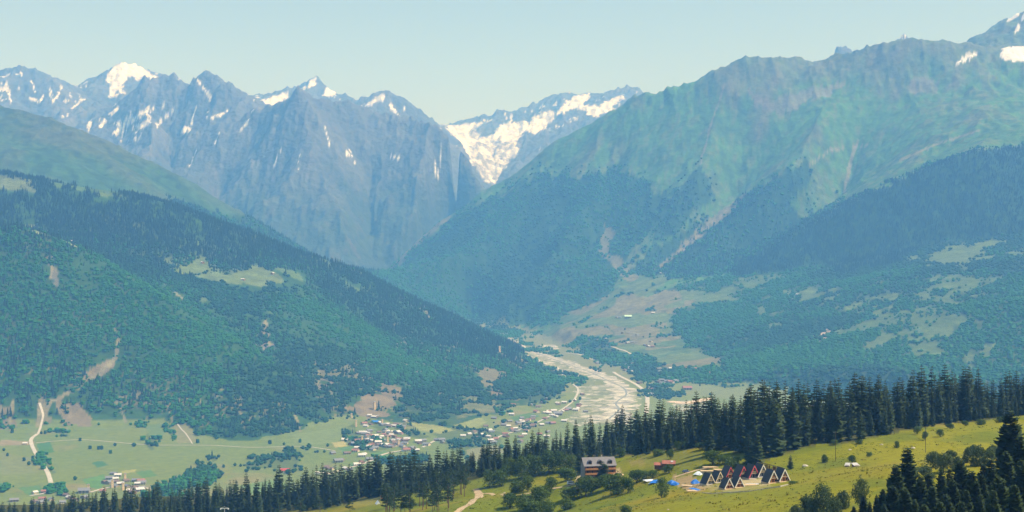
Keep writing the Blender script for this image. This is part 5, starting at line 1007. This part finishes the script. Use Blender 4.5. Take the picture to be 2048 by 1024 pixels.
# ------------------------------------------------------------------ villages in the valley
ROOFS = {'grey': mat('village_roof_grey', (.20, .21, .23), .55, .15, .2, .1, .4), 'white': mat('village_roof_white', (.58, .57, .55), .5, .1, .2, .1, .4), 'rust': mat('village_roof_rust', (.27, .13, .10), .7, .2, .2), 'brown': mat('village_roof_brown', (.17, .12, .095), .8, .2, .2), 'red': mat('village_roof_red', (.42, .07, .06), .6, .1, .2), 'blue': mat('village_roof_blue', (.02, .17, .60), .5, .1, .2), 'pale green': mat('village_roof_green', (.50, .72, .52), .5, .1, .2)}
M_VW = [mat('village_wall_stone', (.30, .26, .20), .9, .2, .2), mat('village_wall_plaster', (.55, .48, .36), .9, .1, .2), mat('village_wall_timber', (.24, .16, .10), .9, .2, .2)]
HOUSE = {}
def house_meshes(rc, wk, lean):
    k = (rc, wk, lean)
    if k not in HOUSE:
        b = MB(); b.box(-.5, .5, -.5, .5, -.35, .56)
        b.poly([(.5, -.5, .56), (.5, .5, .56), (.5, 0, .93)]); b.poly([(-.5, .5, .56), (-.5, -.5, .56), (-.5, 0, .93)])
        wm = b.mesh('wall', M_VW[wk])
        r_ = MB()
        for sy in (-1, 1):
            q = [(-.56, sy * .60, .50), (.56, sy * .60, .50), (.56, 0, .95), (-.56, 0, .95)]; q = q if sy < 0 else [q[1], q[0], q[3], q[2]]; r_.hexa(q, [(x, y, z + .05) for x, y, z in q])
        wn = MB()
        for zz in (-.02, .30):
            for x in (-.32, 0, .32): wn.box(x - .07, x + .07, -.507, -.502, zz, zz + .16)
        HOUSE[k] = (wm, r_.mesh('roof', ROOFS[rc]), wn.mesh('window', M_GLASS))
    return HOUSE[k]
rh = random.Random(77)
def house(px, py, where, group, rc=None, size=None, label=None, rz=None):
    X, Y, Z = hit(px, py, 2600); rc = rc or rh.choices(['grey', 'white', 'rust', 'brown'], [4, 3, 2, 2])[0]
    L_ = (size or rh.uniform(9, 14)) * 1.4; o = empty('village_house', (X, Y, Z), rz if rz is not None else rh.choice([-.35, .1, .3, .6, 1.2, -.9]) + rh.uniform(-.15, .15)); o.scale = (L_, L_ * rh.uniform(.65, .85), rh.uniform(6.6, 8.2) * max(1.0, L_ / 16))
    wm, rm, wn = house_meshes(rc, rh.randrange(3), 0)
    mesh_obj('wall', wm, o); mesh_obj('roof', rm, o); mesh_obj('window', wn, o)
    sz = 'large' if L_ > 17 else ('small' if L_ < 14.5 else 'middling')
    spot = ''
    if 'tower village' in group and 'scattered' not in group and 'below' not in group: spot = ', uppermost' if py < 845 else (', upper row right of the blue roof' if py < 862 and px > 755 else (', beside the tall left tower' if px < 735 else (', round the central tower' if py < 884 and px < 785 else (', by the lower right tower' if px >= 785 else ', along its lower side'))))
    elif group == 'houses of the road village': spot = ', its upper end' if py < 815 else (', round the big grey block' if py < 836 and px > 1085 else (', its middle' if px > 1030 else ', its lower end'))
    elif group == 'houses of the far right village': spot = ', upper fields' if py < 645 else (', above the zigzag road' if py < 705 else ', below the zigzag road')
    elif group == 'houses of the left lower village': spot = ', left half' if px < 240 else ', right half'
    tag(o, label or '%s %s roofed house in %s%s' % (sz, rc, where, spot), 'house', group)
def tower(px, py, hpx, label):
    X, Y, Z = hit(px, py, 2600); h = hpx * 1.06 / F * Y; s = max(2.9, h * .13) ; o = tag(empty('stone_tower', (X, Y, Z - .5), A(rh.uniform(18, 40))), label, 'tower', 'medieval stone towers of the valley')
    m = mat('tower_stone', (.60, .46, .27), .9, .2, .25)
    MB().hexa([(-s, -s, 0), (s, -s, 0), (s, s, 0), (-s, s, 0)], [(-s * .78, -s * .78, h * .82), (s * .78, -s * .78, h * .82), (s * .78, s * .78, h * .82), (-s * .78, s * .78, h * .82)]).build('shaft', m, o)
    MB().box(-s * .98, s * .98, -s * .98, s * .98, h * .82 + .01, h * .93).build('parapet', m, o)
    rf = MB()
    for q in ([(-s, -s), (s, -s)], [(s, -s), (s, s)], [(s, s), (-s, s)], [(-s, s), (-s, -s)]): rf.poly([(q[0][0] * 1.05, q[0][1] * 1.05, h * .935), (q[1][0] * 1.05, q[1][1] * 1.05, h * .935), (0, 0, h * 1.02)])
    rf.build('roof', ROOFS['grey'], o)
    for zz in (.5, .7, .865): MB().box(-s * .14, s * .14, -s * (1.0 if zz > .8 else 1 - .22 * zz / .82) - .06, -s * (.96 if zz > .8 else .94 - .22 * zz / .82), h * zz, h * zz + h * .035).build('slit_window', M_GLASS, o)
for x, y, h, lab in [(749,819,16,'lone tower on the bare slope above the tower village'), (712,853,14,'tower among trees left of the tower village'), (703,835,9,'small pale tower in the wood above the left edge of the tower village'), (764,849,11,'tower beside the blue roofed house'), (810,864,12,'tower at the right end of the tower village upper row'), (724,887,16,'tall tower at the left end of the tower village'), (775,884,14,'tower in the centre of the tower village'), (797,892,13,'tower at the lower right of the tower village'), (736,879,9,'short tower right behind the tall left one'),
        (250,960,14,'rear tower of the three in the left lower village'), (224.5,975,17,'left tower of the three in the left lower village'), (246,980,15,'front tower of the three in the left lower village'), (177,984,16,'single tower beside the long grey house, left of the lower village'), (999,704,12,'orange stone chapel tower on the wooded spur above the river')]: tower(x, y, h, lab)
def vil(pts, f, where, group, **kw):
    for p in pts: x, y = f(p); house(x, y, where, group, **kw)
TV = 'the tower village'
f6 = lambda p: (680 + p[0] / 6.4, 780 + p[1] / 6.4)
x, y = f6((450, 425)); house(x, y, '', 'houses of the tower village', 'blue', 14, 'bright blue roofed house high in the tower village', .2)
x, y = f6((285, 850)); house(x, y, '', 'houses of the tower village', 'white', 14, 'pale two storey house standing apart below the tower village', .1)
x, y = f6((295, 560)); house(x, y, '', 'houses of the tower village', 'white', 16, 'long white roofed house at the upper left of the tower village', .05)
vil([(380,335),(440,355),(470,350),(400,445),(550,455),(600,450),(655,460),(720,450),(770,460),(800,480),(240,560),(360,610),(400,600),(450,600),(500,550),(560,580),(600,540),(660,590),(330,660),(355,650),(230,660),(150,700),(205,705),(430,710),(500,715),(560,720),(605,715),(660,730),(695,720),(680,650),(760,650),(800,730),(830,755),(850,780),(420,770),(445,755),(200,790),(220,750),(375,895),(525,610),(575,545),(640,560),(620,600),(480,640),(540,655),(390,660),(710,690),(770,700),(500,430),(690,470)], f6, TV, 'houses of the tower village')
vil([(90,820),(920,760),(985,780),(1000,670),(1065,660),(1110,710),(1240,650),(1295,650),(1310,680),(20,910),(60,650),(1020,690)], f6, 'the scattered edge of the tower village', 'houses scattered around the tower village')
rv = random.Random(31)
vil([(rv.uniform(250, 860), rv.gauss(610, 95)) for _ in range(34)], f6, TV, 'houses of the tower village')
f7 = lambda p: (180 + p[0] / 11.38, 920 + p[1] / 11.38)
x, y = f7((1020, 650)); house(x, y, '', 'houses of the left lower village', 'brown', 12, 'bright yellow walled house right of the front tower, left lower village', .5)
vil([(540,330),(640,370),(450,440),(440,540),(600,515),(570,610),(820,500),(1050,490),(1150,510),(1185,545),(1170,660),(1130,705),(900,715),(960,760),(850,610),(290,735),(580,450),(330,530),(690,560),(1080,560)], f7, 'the lower village with three towers at the left', 'houses of the left lower village')
g7 = lambda p: (p[0] / 4.096, 780 + p[1] / 4.096)
x, y = g7((690, 840)); house(x, y, '', 'houses at the lower left edge', 'grey', 18, 'long grey roofed house beside the single tower', .15)
x, y = g7((205, 445)); house(x, y, '', 'houses at the lower left edge', 'white', 9, 'single white roofed hut beside the valley road at the far left', .2)
vil([(285,850),(360,840),(115,912),(345,900),(280,922),(540,870),(620,910),(690,885),(510,930),(420,905),(330,930),(565,890)], g7, 'the hamlet at the lower left edge', 'houses at the lower left edge')
g8 = lambda p: (480 + p[0] / 4.096, 780 + p[1] / 4.096)
x, y = g8((370, 675)); house(x, y, '', 'houses below the tower village', 'red', 16, 'single red roofed house just above the left spruce tips', .1)
x, y = g8((805, 590)); house(x, y, '', 'houses below the tower village', 'grey', 16, 'large blue grey house right above the spruces below the tower village', .4)
vil([(710,640),(870,650),(760,525),(960,620),(740,655),(900,665),(1000,600),(700,690),(640,690)], g8, 'the row along the road below the tower village', 'houses below the tower village')
f1 = lambda p: (900 + p[0] / 4.2, 780 + p[1] / 4.2)
x, y = f1((905, 210)); house(x, y, '', 'houses of the road village', 'grey', 20, 'biggest grey block in the middle of the road village', .1)
vil([(530,130),(680,130),(740,145),(770,112),(810,82),(910,125),(960,112),(800,195),(870,182),(850,218),(945,188),(1000,160),(1060,175),(1140,185),(1110,42),(960,266),(690,250),(630,268),(580,288),(640,308),(705,302),(770,298),(820,282),(510,338),(450,298),(500,268),(300,310),(350,355),(370,242),(200,362),(110,392),(240,408),(320,396),(380,418),(370,448),(470,396),(750,378),(815,394),(820,358),(590,440),(520,212),(280,382),(830,200),(890,230),(610,275),(660,258),(340,430),(160,375)], f1, 'the road village by the river', 'houses of the road village')
vil([(lambda t: (420 + 640 * t + rv.gauss(0, 70), 400 - 290 * t + rv.gauss(0, 32)))(rv.random()) for _ in range(30)], f1, 'the road village by the river', 'houses of the road village')
f8 = lambda p: (1130 + p[0] / 5.12, 600 + p[1] / 5.12)
x, y = f8((645, 185)); house(x, y, '', 'houses of the far right village', 'pale green', 26, 'long pale green roofed building among the far fields', .05)
x, y = f8((1250, 918)); house(x, y, '', 'houses of the far right village', 'rust', 24, 'long pinkish roofed building at the end of the side road', .1)
vil([(535,180),(560,185),(900,138),(590,342),(645,342),(740,362),(640,442),(690,438),(880,428),(820,466),(850,478),(900,482),(600,696),(645,696),(690,738),(610,726),(560,668),(510,645),(620,670),(660,715),(700,660),(330,650)], f8, 'the hazy village on the far bank', 'houses of the far right village', size=13)
vil([(960,712),(970,742),(1080,712),(1210,712),(1320,712),(1490,756),(760,856),(960,846),(1040,838),(1080,802),(1135,836),(1000,858),(880,928),(900,976),(860,976),(1240,705),(990,830),(1070,845),(1100,850)], f8, 'the settlement right of the river road', 'houses right of the river road', size=15)
for x, y, lab in [(405,526,'tiny farm house on the upper clearing of the left mountain'), (545,548,'tiny farm house at the right end of the upper clearings'), (486,560,'tiny farm house on the lower clearing of the left mountain'), (143,484,'tiny house on the bare shoulder of the left mountain'), (1321,547,'tiny white house high on the far fields'), (1595,590,'tiny house on the terraced bench at the right')]: house(x, y, '', 'lonely farm houses', 'white', 12, lab)
# lone field trees
rt = random.Random(5)
FT = [blob_mesh('field_tree', 50 + k, M_FARD, 2, 1.0) for k in range(3)]
for x, y in [(180,898),(197,899),(203,899),(221,907),(83,868),(90,868),(395,886),(160,882),(8,902),(15,912),(48,922),(58,930),(66,918),(150,960),(447,935),(470,932),(540,888),(568,890),(600,885),(655,893),(268,893),(585,900),(230,892),(24,866),(430,874),(1400,772),(1420,790),(1450,776),(1160,800),(1140,805),(1230,700),(1250,660),(1300,670),(1330,655),(1310,690)]:
    X, Y, Z = hit(x, y, 2700); h = rt.uniform(8, 13); o = mesh_obj('field_tree', FT[rt.randrange(3)]); o.location = (X, Y, Z - .4); o.scale = (h * rt.uniform(.7, 1), h * rt.uniform(.7, 1), h); o.rotation_euler = (0, 0, rt.uniform(0, 6)); tag(o, 'small round tree standing alone in the fields, %s' % ('beside the valley road at the far left' if x < 130 else ('above the left village with three towers' if x < 300 else ('along the field track' if y > 880 and x < 700 else ('on the left pasture' if x < 700 else ('by the river' if x < 1200 else ('in the far sloping fields' if y < 730 else 'near the settlement right of the river road'))))))  , 'tree', 'lone trees in the valley fields')

# ------------------------------------------------------------------ tufts of tall grass and weeds on the meadow (stuff)
def tuft_mesh(name, seed, m):
    r = random.Random(seed); b = MB()
    for k in range(9):
        a = r.uniform(0, 6.28); x, y = r.uniform(-.5, .5), r.uniform(-.5, .5); h = r.uniform(.35, 1.0); l = r.uniform(.1, .35); w = r.uniform(.10, .2)
        b.poly([(x - w * math.sin(a), y + w * math.cos(a), 0), (x + w * math.sin(a), y - w * math.cos(a), 0), (x + l * math.cos(a), y + l * math.sin(a), h)])
    return b.mesh(name, m)
M_TUFT = [leaf_mat('tall_grass', (.14, .15, .010), (.24, .21, .018), .5, .3), leaf_mat('weeds', (.07, .115, .012), (.12, .16, .016), .5, .3)]
TUFTS = [tuft_mesh('tuft_%d' % k, k, M_TUFT[k % 2]) for k in range(4)]
n = 26000; ty = nrng.uniform(380 ** .5, 1150 ** .5, n) ** 2; tx = ty * (nrng.uniform(850, 2150, n) - 1024) / F; pxx = 1024 + F * tx / ty
edge_y = np.interp(pxx, [p[0] for p in wf], [hit(p[0], p[1], 500)[1] for p in wf])
dens = np.clip(.35 + 1.4 * fbm(tx, ty, 40, 4, 201) + .8 * fbm(tx, ty, 9, 2, 202), .03, 1)
ok = (ty < edge_y + 15) & (nrng.uniform(0, 1, n) < dens); tx, ty = tx[ok], ty[ok]; tz = samp(ZV, tx, ty)
s_ = nrng.lognormal(-.6, .4, len(tx)); kind_ = np.where(fbm(tx, ty, 60, 2, 203) + nrng.uniform(-.5, .5, len(tx)) > 0, 0, 1) + 2 * nrng.integers(0, 2, len(tx))
o = scatter_object('meadow_grass', np.stack([tx, ty, tz - .02], 1), kind_, np.stack([s_ * 1.5, s_ * 1.5, s_ * .7], 1), np.stack([np.zeros(len(tx)), np.zeros(len(tx)), nrng.uniform(0, 6.28, len(tx))], 1), TUFTS)
o['label'] = 'tufts of tall grass and weeds all over the sloping meadow'; o['category'] = 'grass'
